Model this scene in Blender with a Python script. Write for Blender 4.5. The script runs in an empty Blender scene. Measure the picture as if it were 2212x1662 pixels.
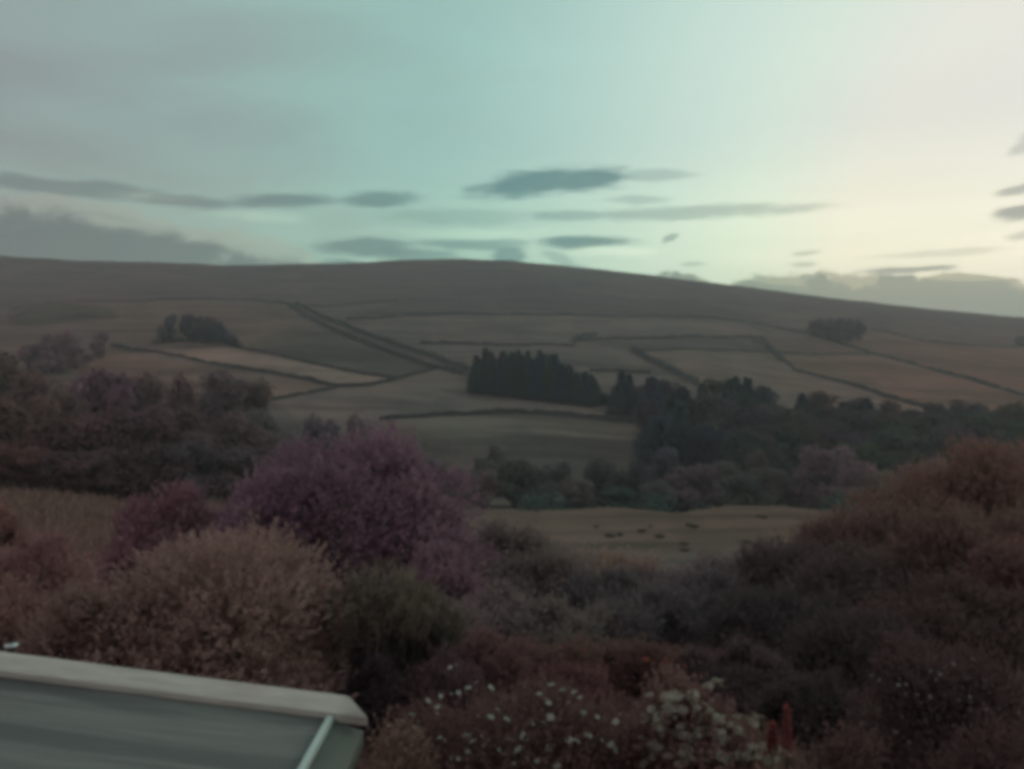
import bpy, math, random
import numpy as np
from mathutils import Vector

sc = bpy.context.scene
C = sc.collection
R = math.radians
EYE = 5.0                      # the lens stands 5 m above the garden (upstairs window)
F = 1834.0                     # focal length in units of a 2212 wide frame
CX, CY = 1106.0, 831.0

# ------------------------------------------------------------------ camera
cam_d = bpy.data.cameras.new('camera'); cam = bpy.data.objects.new('camera', cam_d); C.objects.link(cam)
cam.location = (0, 0, EYE); cam.rotation_euler = (R(90), 0, 0)
cam_d.sensor_fit = 'HORIZONTAL'; cam_d.sensor_width = 36.0
cam_d.lens = 36.0 * F / 2212.0
cam_d.clip_start = 0.05; cam_d.clip_end = 40000
sc.camera = cam

# ------------------------------------------------------------------ render look
sc.view_settings.view_transform = 'Standard'; sc.view_settings.look = 'None'
sc.view_settings.exposure = 0.0; sc.view_settings.gamma = 1.0; sc.view_settings.use_curve_mapping = False
sc.render.film_transparent = False
sc.cycles.filter_width = 4.8
sc.cycles.use_denoising = True; sc.cycles.denoiser = 'OPENIMAGEDENOISE'; sc.cycles.denoising_input_passes = 'RGB_ALBEDO_NORMAL'
sc.cycles.max_bounces = 5; sc.cycles.diffuse_bounces = 3; sc.cycles.glossy_bounces = 2
sc.cycles.transmission_bounces = 3; sc.cycles.volume_bounces = 0
sc.cycles.use_adaptive_sampling = True; sc.cycles.adaptive_threshold = 0.05

# ------------------------------------------------------------------ world
SUN_AZ, SUN_EL = R(39), R(7)
sun_dir = Vector((math.sin(SUN_AZ) * math.cos(SUN_EL), math.cos(SUN_AZ) * math.cos(SUN_EL), math.sin(SUN_EL)))
world = bpy.data.worlds.new('World'); sc.world = world; world.use_nodes = True
WT = world.node_tree; WT.nodes.clear()

class NT:
    """small helper to write node trees as expressions"""
    def __init__(s, tree): s.t = tree
    def put(s, sock, v):
        if hasattr(v, 'is_output'): s.t.links.new(v, sock)
        elif v is not None: sock.default_value = v
    def node(s, kind, **kw):
        n = s.t.nodes.new(kind)
        for k, v in kw.items(): setattr(n, k, v)
        return n
    def math(s, op, a, b=None, c=None, clamp=False):
        n = s.node('ShaderNodeMath', operation=op, use_clamp=clamp)
        for i, v in enumerate((a, b, c)):
            if v is not None: s.put(n.inputs[i], v)
        return n.outputs[0]
    def vmath(s, op, a, b=None, scale=None):
        n = s.node('ShaderNodeVectorMath', operation=op)
        s.put(n.inputs[0], a)
        if b is not None: s.put(n.inputs[1], b)
        if scale is not None: s.put(n.inputs['Scale'], scale)
        return n.outputs['Value'] if op in ('LENGTH', 'DOT_PRODUCT', 'DISTANCE') else n.outputs['Vector']
    def mapr(s, v, a, b, c=0.0, d=1.0, smooth=True):
        n = s.node('ShaderNodeMapRange', interpolation_type='SMOOTHSTEP' if smooth else 'LINEAR')
        s.put(n.inputs['Value'], v)
        for nm, q in (('From Min', a), ('From Max', b), ('To Min', c), ('To Max', d)): n.inputs[nm].default_value = q
        return n.outputs['Result']
    def mix(s, f, a, b, blend='MIX'):
        n = s.node('ShaderNodeMix', data_type='RGBA', blend_type=blend); n.clamp_factor = True
        s.put(n.inputs[0], f); s.put(n.inputs[6], a); s.put(n.inputs[7], b)
        return n.outputs[2]
    def noise(s, vec, scale, detail=3.0, rough=0.5, dist=0.0):
        n = s.node('ShaderNodeTexNoise')
        if vec is not None: s.put(n.inputs['Vector'], vec)
        n.inputs['Scale'].default_value = scale; n.inputs['Detail'].default_value = detail
        n.inputs['Roughness'].default_value = rough; n.inputs['Distortion'].default_value = dist
        return n
    def ramp(s, f, stops, interp='LINEAR'):
        n = s.node('ShaderNodeValToRGB'); s.put(n.inputs[0], f)
        cr = n.color_ramp; cr.interpolation = interp
        while len(cr.elements) < len(stops): cr.elements.new(0.5)
        for e, (p, c) in zip(cr.elements, stops): e.position = p; e.color = (*c, 1) if len(c) == 3 else c
        return n.outputs[0]

def px_dir(px, py):
    az = math.atan((px - CX) / F)
    return az, math.atan((CY - py) / F * math.cos(az))

def build_world():
    w = NT(WT)
    tc = w.node('ShaderNodeTexCoord').outputs['Generated']
    d = w.vmath('NORMALIZE', tc)
    sx = w.node('ShaderNodeSeparateXYZ'); w.put(sx.inputs[0], d)
    az = w.math('ARCTAN2', sx.outputs[0], sx.outputs[1])
    el = w.math('ARCSINE', sx.outputs[2])
    # clear evening sky: brightness and hue follow the distance from the low sun
    dot = w.vmath('DOT_PRODUCT', d, tuple(sun_dir))
    ang = w.math('DIVIDE', w.math('ARCCOSINE', w.math('MINIMUM', dot, 0.99999)), math.pi)
    base = w.ramp(ang, [
        (0.00, (1.58, 1.48, 1.04)), (0.04, (1.32, 1.30, 0.95)), (0.08, (1.08, 1.14, 0.91)), (0.12, (0.89, 1.03, 0.89)), (0.16, (0.71, 0.92, 0.83)), (0.20, (0.52, 0.79, 0.715)),
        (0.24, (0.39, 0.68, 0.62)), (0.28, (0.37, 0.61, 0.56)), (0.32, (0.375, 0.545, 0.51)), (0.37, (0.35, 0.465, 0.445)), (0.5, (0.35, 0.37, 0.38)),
        (1.0, (0.48, 0.42, 0.44))], 'B_SPLINE')  # unseen sky behind brightened and pinkened as added fill for the land
    # toward the zenith the blue-green deepens
    hi = w.mapr(el, R(10), R(60))
    base = w.mix(hi, base, w.mix(1.0, base, (0.92, 0.86, 0.88, 1), 'MULTIPLY'))
    glow = w.mapr(el, R(17), R(7))
    base = w.mix(w.math('MULTIPLY', glow, w.mapr(ang, 0.42, 0.05, 0.35, 1.0, False)), base, w.mix(1.0, base, (1.46, 1.38, 1.15, 1), 'MULTIPLY'))
    sky = w.node('ShaderNodeTexSky', sky_type='NISHITA', sun_disc=False)
    sky.sun_elevation = SUN_EL; sky.sun_rotation = SUN_AZ
    nis = w.mix(1.0, sky.outputs[0], (0.03, 0.034, 0.03, 1), 'MULTIPLY')
    base = w.mix(0.08, base, nis)
    # coordinates for clouds: (azimuth, elevation) stretched sideways, warped by noise
    ae = w.node('ShaderNodeCombineXYZ'); w.put(ae.inputs[0], az); w.put(ae.inputs[1], el)
    ae = ae.outputs[0]
    st = w.vmath('MULTIPLY', ae, (5.0, 22.0, 1.0))
    warp = w.noise(st, 1.6, 4.0, 0.55)
    wv = w.vmath('SUBTRACT', warp.outputs['Color'], (0.5, 0.5, 0.5))
    wae = w.vmath('ADD', ae, w.vmath('MULTIPLY', wv, (0.045, 0.013, 0.0)))
    # thin high veil, thicker away from the sun
    veil = w.noise(w.vmath('MULTIPLY', wae, (2.6, 11.0, 1.0)), 1.0, 4.0, 0.5, 0.6).outputs[0]
    away = w.mapr(ang, 0.16, 0.36)
    vm = w.math('MULTIPLY', w.mapr(veil, 0.36, 0.68), w.math('ADD', w.math('MULTIPLY', away, 0.75), 0.10))
    base = w.mix(vm, base, w.mix(1.0, base, (0.90, 0.80, 0.83, 1), 'MULTIPLY'))
    strk = w.noise(w.vmath('MULTIPLY', wae, (3.0, 30.0, 1.0)), 1.0, 3.0, 0.5).outputs[0]
    low = w.mapr(el, R(15), R(6))
    base = w.mix(w.math('MULTIPLY', w.mapr(strk, 0.45, 0.75), w.math('MULTIPLY', low, 0.30)), base,
                 w.mix(1.0, base, (1.30, 1.22, 1.18, 1), 'MULTIPLY'))
    base = w.mix(w.math('MULTIPLY', w.mapr(strk, 0.50, 0.30), w.math('MULTIPLY', low, 0.22)), base,
                 w.mix(1.0, base, (0.72, 0.80, 0.84, 1), 'MULTIPLY'))
    # the separate clouds: centre, half width, half height, slope, weight (pixels of the 2212 wide frame)
    CL = [(1150, 398, 170, 24, -.10, .95), (1270, 388, 110, 20, -.06, .95), (1420, 378, 110, 11, -.02, .45),
          (150, 405, 240, 17, .01, .64), (400, 437, 140, 13, .03, .70), (610, 436, 140, 14, -.06, .78), (815, 431, 100, 15, -.10, .80),
          (790, 534, 140, 15, -.03, .78), (1020, 528, 160, 11, -.02, .64), (1262, 526, 130, 12, .02, .95), (900, 553, 110, 14, .02, .64),
          (735, 568, 60, 9, 0, .64), (1095, 553, 46, 22, .2, .78), (1200, 556, 50, 9, .3, .40), (1240, 576, 36, 7, .1, .52),
          (1480, 461, 340, 13, -.03, .52), (1370, 432, 80, 9, 0, .40), (1240, 468, 110, 11, -.04, .52), (1000, 470, 200, 14, 0, .27),
          (1960, 584, 125, 8, .03, .78), 
          (2195, 415, 70, 10, -.10, .64), (2200, 462, 70, 15, 0, .78), (2205, 311, 50, 17, -.2, .40), (2210, 508, 50, 9, -.2, .40), (2030, 547, 180, 6, -.02, .27),
          (1440, 517, 19, 8, -.3, .64), (1740, 548, 40, 5, 0, .40), (1740, 571, 46, 5, 0, .40), (1490, 570, 36, 5, 0, .40),
          (-450, 470, 420, 40, 0, .6), (-800, 560, 500, 60, 0, .6), (2600, 560, 330, 35, 0, .6), (2800, 640, 500, 40, 0, .6)]
    fine = w.noise(w.vmath('MULTIPLY', wae, (9.0, 40.0, 1.0)), 2.4, 3.0, 0.6).outputs[0]
    ragged = w.mapr(fine, 0.25, 0.75, -0.24, 0.24, False)
    groups = {}
    for c_ in CL: groups.setdefault(min((.27, .40, .52, .64, .78, .95), key=lambda q: abs(q - c_[5])), []).append(c_)
    tot = None
    for wt, lst in groups.items():
        q = None
        for (px, py, hw, hh, sl, _) in lst:
            a0, e0 = px_dir(px, py)
            a1, _e = px_dir(px + hw, py); dw = (a1 - a0) * 1.08; dh = hh / F * math.cos(a0) * 1.45
            m = w.node('ShaderNodeVectorMath', operation='MULTIPLY_ADD')
            w.put(m.inputs[0], wae); m.inputs[1].default_value = (1 / dw, 1 / dh, 0); m.inputs[2].default_value = (-a0 / dw, -e0 / dh, 0)
            v = m.outputs[0]
            if abs(sl) >= .05:
                k = w.vmath('DOT_PRODUCT', v, (sl * dw / dh, 0, 0))
                cb = w.node('ShaderNodeCombineXYZ'); w.put(cb.inputs[1], k); v = w.vmath('ADD', v, cb.outputs[0])
            ln = w.vmath('LENGTH', v)
            q = ln if q is None else w.math('MINIMUM', q, ln)
        mk = w.mapr(w.math('ADD', q, ragged), 1.05, 0.40, 0.0, wt)
        tot = mk if tot is None else w.math('MULTIPLY_ADD', w.math('MINIMUM', tot, mk), 0.25, w.math('MAXIMUM', tot, mk))
    tot = w.math('MINIMUM', tot, 0.97)
    # a few paler streaks between the clouds
    lit = None
    for (px, py, hw, hh) in ((1000, 505, 260, 10), (1330, 548, 110, 9), (820, 560, 60, 7), (560, 470, 130, 9), (330, 428, 130, 7)):
        a0, e0 = px_dir(px, py); dw = hw / F * math.cos(a0) ** 2; dh = hh / F * math.cos(a0) * 1.5
        m = w.node('ShaderNodeVectorMath', operation='MULTIPLY_ADD')
        w.put(m.inputs[0], wae); m.inputs[1].default_value = (1 / dw, 1 / dh, 0); m.inputs[2].default_value = (-a0 / dw, -e0 / dh, 0)
        ln = w.vmath('LENGTH', m.outputs[0]); lit = ln if lit is None else w.math('MINIMUM', lit, ln)
    lit = w.mapr(w.math('ADD', lit, ragged), 1.1, 0.2, 0.0, 0.8)
    base = w.mix(lit, base, w.mix(1.0, base, (1.28, 1.20, 1.15, 1), 'MULTIPLY'))
    # two heaped cloud banks resting on the skyline: their upper edge follows a curve, lit along the rim
    puff = w.noise(w.vmath('MULTIPLY', wae, (1.0, 1.9, 1.0)), 17.0, 4.0, 0.55).outputs[0]
    body = w.noise(w.vmath('MULTIPLY', wae, (1.0, 2.2, 1.0)), 11.0, 4.0, 0.6, 1.2).outputs[0]
    sw = w.node('ShaderNodeSeparateXYZ'); w.put(sw.inputs[0], wae)
    A0, A1 = -1.4, 1.4
    def bank(edge, soft, rim, deep, rimc, weight):
        stops = []
        for (px, py) in edge:
            a0, e0 = px_dir(px, py); stops.append(((a0 - A0) / (A1 - A0), (e0 * 4,) * 3))
        top = w.ramp(w.math('DIVIDE', w.math('SUBTRACT', sw.outputs[0], A0), A1 - A0), stops, 'CARDINAL')
        t = w.math('SUBTRACT', w.math('DIVIDE', top, 4.0), sw.outputs[1])
        t = w.math('ADD', t, w.math('MULTIPLY', w.math('SUBTRACT', puff, 0.42), 0.042))
        mask = w.math('MULTIPLY', w.mapr(t, 0.0, soft / F), weight)
        dp = w.mapr(w.math('ADD', t, w.math('MULTIPLY', w.math('SUBTRACT', body, 0.5), 0.075)), rim * .25 / F, rim / F)
        return mask, w.mix(dp, rimc, deep)
    m1, c1 = bank([(-2600, 640), (-1500, 520), (-600, 440), (-200, 420), (0, 428), (150, 433), (300, 455), (400, 482), (560, 512), (660, 548), (760, 600), (900, 700)], 12, 62, (0.46, 0.43, 0.47, 1), (1.08, 0.93, 0.90, 1), .95)
    m2, c2 = bank([(1150, 720), (1300, 640), (1390, 600), (1470, 603), (1560, 610), (1640, 597), (1740, 588), (1850, 592), (1960, 597), (2100, 597), (2200, 612), (2400, 590), (3000, 600)], 9, 16, (0.29, 0.325, 0.325, 1), (0.46, 0.47, 0.43, 1), .96)
    # clouds far from the sun are dull grey, those before it keep more of its light
    cc = w.ramp(ang, [(0.0, (0.26, 0.27, 0.30)), (0.12, (0.25, 0.30, 0.33)), (0.22, (0.26, 0.40, 0.46)), (0.33, (0.42, 0.40, 0.45)), (1.0, (0.5, 0.46, 0.5))])
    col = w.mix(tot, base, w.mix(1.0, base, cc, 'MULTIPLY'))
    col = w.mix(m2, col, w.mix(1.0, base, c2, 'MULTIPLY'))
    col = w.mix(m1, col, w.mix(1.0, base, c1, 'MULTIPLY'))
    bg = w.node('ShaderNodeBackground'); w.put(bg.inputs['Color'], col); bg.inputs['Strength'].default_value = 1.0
    out = w.node('ShaderNodeOutputWorld'); WT.links.new(bg.outputs[0], out.inputs['Surface'])
build_world()
world.cycles.sampling_method = 'MANUAL'; world.cycles.sample_map_resolution = 512

# ------------------------------------------------------------------ sun (low, veiled)
sl = bpy.data.lights.new('sun', 'SUN'); sl.energy = 0.55; sl.angle = R(18); sl.color = (1.0, 0.86, 0.70)
so = bpy.data.objects.new('sun', sl); C.objects.link(so)
so.rotation_euler = (-sun_dir).to_track_quat('-Z', 'Y').to_euler()

# ================================================================== helpers
rng = np.random.default_rng(7)
random.seed(7)

def tag(o, label=None, cat=None, group=None, kind=None):
    if label: o['label'] = label
    if cat: o['category'] = cat
    if group: o['group'] = group
    if kind: o['kind'] = kind
    return o

def empty(name, loc, rz=0.0):
    o = bpy.data.objects.new(name, None); C.objects.link(o); o.location = loc; o.rotation_euler = (0, 0, rz)
    o.empty_display_size = 0.2
    return o

def mesh_np(name, V, Fq, mat=None, smooth=False, attrs=None):
    """V (n,3), Fq (m,k) -> mesh; attrs: {name: per-face floats}"""
    me = bpy.data.meshes.new(name)
    V = np.asarray(V, np.float32); Fq = np.asarray(Fq, np.int32); k = Fq.shape[1]
    me.vertices.add(len(V)); me.vertices.foreach_set('co', V.ravel())
    me.loops.add(Fq.size); me.loops.foreach_set('vertex_index', Fq.ravel())
    me.polygons.add(len(Fq))
    me.polygons.foreach_set('loop_start', np.arange(0, Fq.size, k, dtype=np.int32))
    me.polygons.foreach_set('loop_total', np.full(len(Fq), k, np.int32))
    if smooth: me.polygons.foreach_set('use_smooth', np.ones(len(Fq), bool))
    me.update(calc_edges=True)
    for nm, a in (attrs or {}).items():
        at = me.attributes.new(nm, 'FLOAT', 'FACE'); at.data.foreach_set('value', np.asarray(a, np.float32))
    if mat: me.materials.append(mat)
    return me

def link(name, me, parent=None, loc=None, color=None):
    o = bpy.data.objects.new(name, me); C.objects.link(o)
    if parent is not None: o.parent = parent
    if loc is not None: o.location = loc
    if color is not None: o.color = (*color, 1)
    return o

class MB:
    """collects boxes / swept tubes into one mesh of quads"""
    def __init__(s): s.v = []; s.f = []
    def hexa(s, pts):
        b = len(s.v); s.v += [tuple(p) for p in pts]
        for q in ((0, 3, 2, 1), (4, 5, 6, 7), (0, 1, 5, 4), (1, 2, 6, 5), (2, 3, 7, 6), (3, 0, 4, 7)): s.f.append([b + i for i in q])
        return s
    def box(s, x0, x1, y0, y1, z0, z1):
        return s.hexa([(x0, y0, z0), (x1, y0, z0), (x1, y1, z0), (x0, y1, z0), (x0, y0, z1), (x1, y0, z1), (x1, y1, z1), (x0, y1, z1)])
    def tube(s, pts, rad, n=6):
        pts = [Vector(p) for p in pts]; b = len(s.v)
        for i, p in enumerate(pts):
            d = (pts[min(i + 1, len(pts) - 1)] - pts[max(i - 1, 0)]).normalized()
            a = d.orthogonal().normalized(); c = d.cross(a)
            for k in range(n):
                t = 2 * math.pi * k / n
                s.v.append(tuple(p + (a * math.cos(t) + c * math.sin(t)) * rad[i]))
        for i in range(len(pts) - 1):
            for k in range(n):
                k2 = (k + 1) % n
                s.f.append([b + i * n + k, b + i * n + k2, b + (i + 1) * n + k2, b + (i + 1) * n + k])
        return s
    def mesh(s, name, mat, smooth=False): return mesh_np(name, s.v, s.f, mat, smooth)

# ================================================================== terrain
YK = np.array([-400, 3, 10, 20, 40, 70, 100, 130, 160, 220, 300, 400, 500, 650, 850, 1050, 1300, 1800, 4000, 12000], float)
COLS = [-900, 0, 400, 800, 1106, 1450, 1800, 2212, 3100]
def col(*z): return [-5.0, -5.0] + list(z) + [z[-1] * 1.02, z[-1] * .8, -20]
ZT = np.array([
    col(-5.0, -6.2, -8.8, -10.2, -11.5, -13, -14, -10, 2, 20, 40, 66, 98, 140, 200),
    col(-5.0, -6.5, -9.5, -11.2, -12.8, -15, -17, -16, -5, 12, 30, 55, 85, 120, 195),
    col(-5.0, -6.8, -10.5, -13, -15, -18, -21, -20, -8, 10, 32, 58, 90, 125, 183),
    col(-5.1, -7.0, -11.2, -15, -18, -20, -25, -27, -12, 8, 30, 57, 92, 130, 185),
    col(-5.1, -7.0, -11.5, -16, -19, -20.8, -24, -30, -15, 7, 29, 55, 90, 133, 188.5),
    col(-5.1, -7.0, -11.5, -16, -19, -20.8, -24.5, -32, -18, 2, 22, 48, 80, 115, 165),
    col(-5.1, -7.0, -11.0, -15.5, -18.5, -20.4, -24, -32, -22, -5, 12, 36, 66, 96, 131),
    col(-5.0, -6.5, -9.5, -13, -17, -20, -24, -33, -26, -10, 4, 24, 48, 72, 100),
    col(-5.0, -6.0, -8.5, -12, -16, -20, -24, -33, -28, -14, -2, 14, 32, 48, 62)], float)
UC = (np.array(COLS) - CX) / F
SKY = np.array([(-900, 540), (0, 556), (100, 562), (180, 567), (270, 569), (350, 570), (480, 577), (620, 574), (740, 573), (850, 567), (980, 563), (1106, 568),
                (1250, 581), (1400, 597), (1600, 622), (1800, 648), (2000, 670), (2212, 690), (3100, 745)], float)
SKYU, SKYE = (SKY[:, 0] - CX) / F, (CY - SKY[:, 1]) / F

def _slopes(x, y):
    h = np.diff(x); dl = np.diff(y) / h; m = np.zeros_like(y); m[0], m[-1] = dl[0], dl[-1]
    for i in range(1, len(x) - 1):
        if dl[i - 1] * dl[i] > 0:
            a, b = 2 * h[i] + h[i - 1], h[i] + 2 * h[i - 1]; m[i] = (a + b) / (a / dl[i - 1] + b / dl[i])
    return m
ZM = np.array([_slopes(YK, r) for r in ZT])

def prof(ci, y):
    """all columns' profile at depths y, picked by column index array"""
    i = np.clip(np.searchsorted(YK, y, side='right') - 1, 0, len(YK) - 2)
    h = YK[i + 1] - YK[i]; t = np.clip((y - YK[i]) / h, 0, 1)
    t2, t3 = t * t, t * t * t
    return (2 * t3 - 3 * t2 + 1) * ZT[ci, i] + (t3 - 2 * t2 + t) * h * ZM[ci, i] + (3 * t2 - 2 * t3) * ZT[ci, i + 1] + (t3 - t2) * h * ZM[ci, i + 1]

PH = rng.uniform(0, 6.28, 40); FR = rng.normal(0, 1, (40, 2))
def rough(x, y, wl):
    s = 0
    for k in range(14): s = s + np.sin((FR[k, 0] * x + FR[k, 1] * y) / wl * 6.28 + PH[k])
    return s / 14

def ground_rel(x, y):
    """ground height relative to the lens"""
    x = np.asarray(x, float); y = np.asarray(y, float)
    yy = np.maximum(y, 1.0)
    u = np.clip(x / yy, UC[0], UC[-1])
    ci = np.clip(np.searchsorted(UC, u, side='right') - 1, 0, len(UC) - 2)
    t = (u - UC[ci]) / (UC[ci + 1] - UC[ci]); t = t * t * (3 - 2 * t)
    z = prof(ci, y) * (1 - t) + prof(ci + 1, y) * t
    # the skyline of the moor
    want = np.interp(u, SKYU, SKYE) * 1300.0
    base = prof(ci, np.full_like(yy, 1300.)) * (1 - t) + prof(ci + 1, np.full_like(yy, 1300.)) * t
    k = np.clip((y - 850) / 450, 0, 1); k = k * k * (3 - 2 * k)
    z = z + k * (want - base) * np.clip(1.6 - y / 3000, 0, 1)
    # grassy mounds on the near side of the valley
    for (px, d, a, wx, wy) in ((1060, 146, .9, 9, 13), (1300, 138, 1.5, 12, 14), (1600, 142, 1.6, 14, 15), (1180, 122, .6, 7, 9), (1470, 118, .7, 8, 8), (1700, 112, .6, 7, 8), (1170, 150, -1.0, 5, 9), (1445, 146, -1.3, 5, 10)):
        xm = (px - CX) / F * d
        z = z + a * np.exp(-((x - xm) / wx) ** 2 - ((y - d) / wy) ** 2)
    far = np.clip((y - 25) / 60, 0, 1)
    z = z + far * (0.40 * rough(x, y, 16.0) + 0.16 * rough(y, x, 6.0)) + np.clip((y - 250) / 300, 0, 1) * (1.6 * rough(x, y, 90.0) + 0.6 * rough(y, x, 38.0))
    return z

def gz(x, y): return float(ground_rel(np.array([x]), np.array([y]))[0]) + EYE

YS = np.concatenate([np.linspace(40, 200, 300), np.linspace(200, 1400, 2400)])
def hit(px, py, ymin=200.0):
    """ground point seen at a place of the frame, beyond ymin"""
    u, e = (px - CX) / F, (CY - py) / F
    ys = YS[YS >= ymin]
    z = ground_rel(u * ys, ys)
    w = np.nonzero(z >= e * ys)[0]
    y = ys[w[0]] if len(w) else ys[np.argmax(z / ys)]
    return u * y, y

# ------------------------------------------------------------------ materials
def new_mat(name):
    m = bpy.data.materials.new(name); m.use_nodes = True; m.node_tree.nodes.clear()
    return m, NT(m.node_tree)

def finish(m, w, shader):
    o = w.node('ShaderNodeOutputMaterial'); m.node_tree.links.new(shader, o.inputs['Surface']); return m

def principled(w, col, rough=0.8, spec=0.2, normal=None, metal=0.0):
    p = w.node('ShaderNodeBsdfPrincipled')
    w.put(p.inputs['Base Color'], col); w.put(p.inputs['Roughness'], rough); p.inputs['Specular IOR Level'].default_value = spec
    w.put(p.inputs['Metallic'], metal)
    if normal is not None: w.put(p.inputs['Normal'], normal)
    return p.outputs[0]

def bump(w, h, s=0.3, dist=0.05):
    b = w.node('ShaderNodeBump'); w.put(b.inputs['Height'], h); b.inputs['Strength'].default_value = s; b.inputs['Distance'].default_value = dist
    return b.outputs[0]

def foliage_mat(name, trans=0.40, var=0.28, gain=(2.20, 2.02, 2.10)):
    """leaf colour from the object's own colour, varied leaf by leaf"""
    m, w = new_mat(name)
    oc = w.mix(1.0, w.node('ShaderNodeObjectInfo').outputs['Color'], (*gain, 1), 'MULTIPLY')
    at = w.node('ShaderNodeAttribute', attribute_name='tint').outputs['Fac']
    v = w.mapr(at, 0.0, 1.0, 1 - var, 1 + var, False)
    hue = w.node('ShaderNodeHueSaturation'); w.put(hue.inputs['Color'], oc); w.put(hue.inputs['Value'], v)
    w.put(hue.inputs['Hue'], w.mapr(at, 0, 1, 0.485, 0.515, False)); hue.inputs['Saturation'].default_value = 1.0
    c = hue.outputs[0]
    d = w.node('ShaderNodeBsdfDiffuse'); w.put(d.inputs['Color'], c)
    t = w.node('ShaderNodeBsdfTranslucent'); w.put(t.inputs['Color'], c)
    mx = w.node('ShaderNodeMixShader'); mx.inputs[0].default_value = trans
    m.node_tree.links.new(d.outputs[0], mx.inputs[1]); m.node_tree.links.new(t.outputs[0], mx.inputs[2])
    return finish(m, w, mx.outputs[0])

M = {}
M['leaf'] = foliage_mat('leaf')
M['needle'] = foliage_mat('needle', 0.15, 0.3, (1.9, 2.0, 2.05))
M['petal'] = foliage_mat('petal', 0.35, 0.15, (1.1, 1.1, 1.1))

m, w = new_mat('bark'); tc = w.node('ShaderNodeTexCoord').outputs['Object']
n = w.noise(w.vmath('MULTIPLY', tc, (6, 6, 1.2)), 5.0, 4.0).outputs[0]
M['bark'] = finish(m, w, principled(w, w.ramp(n, [(0.3, (.035, .028, .026)), (0.7, (.10, .085, .078))]), 0.9, 0.1, bump(w, n, 0.5)))

m, w = new_mat('field_stone'); tc = w.node('ShaderNodeTexCoord').outputs['Object']
n = w.noise(tc, 0.9, 5.0, 0.65).outputs[0]
M['stone'] = finish(m, w, principled(w, w.ramp(n, [(0.3, (.040, .044, .042)), (0.55, (.062, .064, .06)), (0.8, (.095, .092, .085))]), 0.95, 0.05, bump(w, n, 0.6, 0.2)))

def ground_material():
    m, w = new_mat('moor_grass')
    pos = w.node('ShaderNodeTexCoord').outputs['Object']
    tint = w.node('ShaderNodeAttribute', attribute_name='field').outputs['Color']
    # grass colour varies in patches of several sizes (tussocks, rushes, bracken)
    n1 = w.noise(w.vmath('MULTIPLY', pos, (1, 0.5, 1)), 0.012, 5.0, 0.6, 0.4).outputs[0]
    n2 = w.noise(w.vmath('MULTIPLY', pos, (1, 0.45, 1)), 0.055, 5.0, 0.65).outputs[0]
    n3 = w.noise(pos, 0.8, 4.0, 0.7).outputs[0]
    n4 = w.noise(w.vmath('MULTIPLY', pos, (0.35, 1.4, 2.0)), 0.035, 4.0, 0.6, 0.8).outputs[0]
    c = w.mix(w.mapr(n1, 0.35, 0.68), (0.205, 0.168, 0.150, 1), (0.158, 0.152, 0.140, 1))
    c = w.mix(w.math('MULTIPLY', w.mapr(n2, 0.46, 0.66), 0.65), c, (0.115, 0.112, 0.108, 1))
    c = w.mix(w.math('MULTIPLY', w.mapr(n3, 0.5, 0.8), 0.35), c, (0.12, 0.10, 0.09, 1))
    c = w.mix(w.math('MULTIPLY', w.mapr(n4, 0.42, 0.64), 0.75), c, (0.086, 0.080, 0.076, 1))
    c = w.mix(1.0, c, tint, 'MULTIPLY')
    hgt = w.math('ADD', w.math('MULTIPLY', n2, 1.0), w.math('MULTIPLY', n3, 0.35))
    return finish(m, w, principled(w, c, 1.0, 0.0, bump(w, hgt, 0.5, 0.5)))
M['ground'] = ground_material()

# ------------------------------------------------------------------ ground sheet
def inside(px, py, poly):
    r = np.zeros(px.shape, bool); n = len(poly)
    for i in range(n):
        x0, y0 = poly[i]; x1, y1 = poly[(i + 1) % n]
        if y0 == y1: continue
        c = ((y0 > py) != (y1 > py)) & (px < (x1 - x0) * (py - y0) / (y1 - y0) + x0)
        r ^= c
    return r

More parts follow.
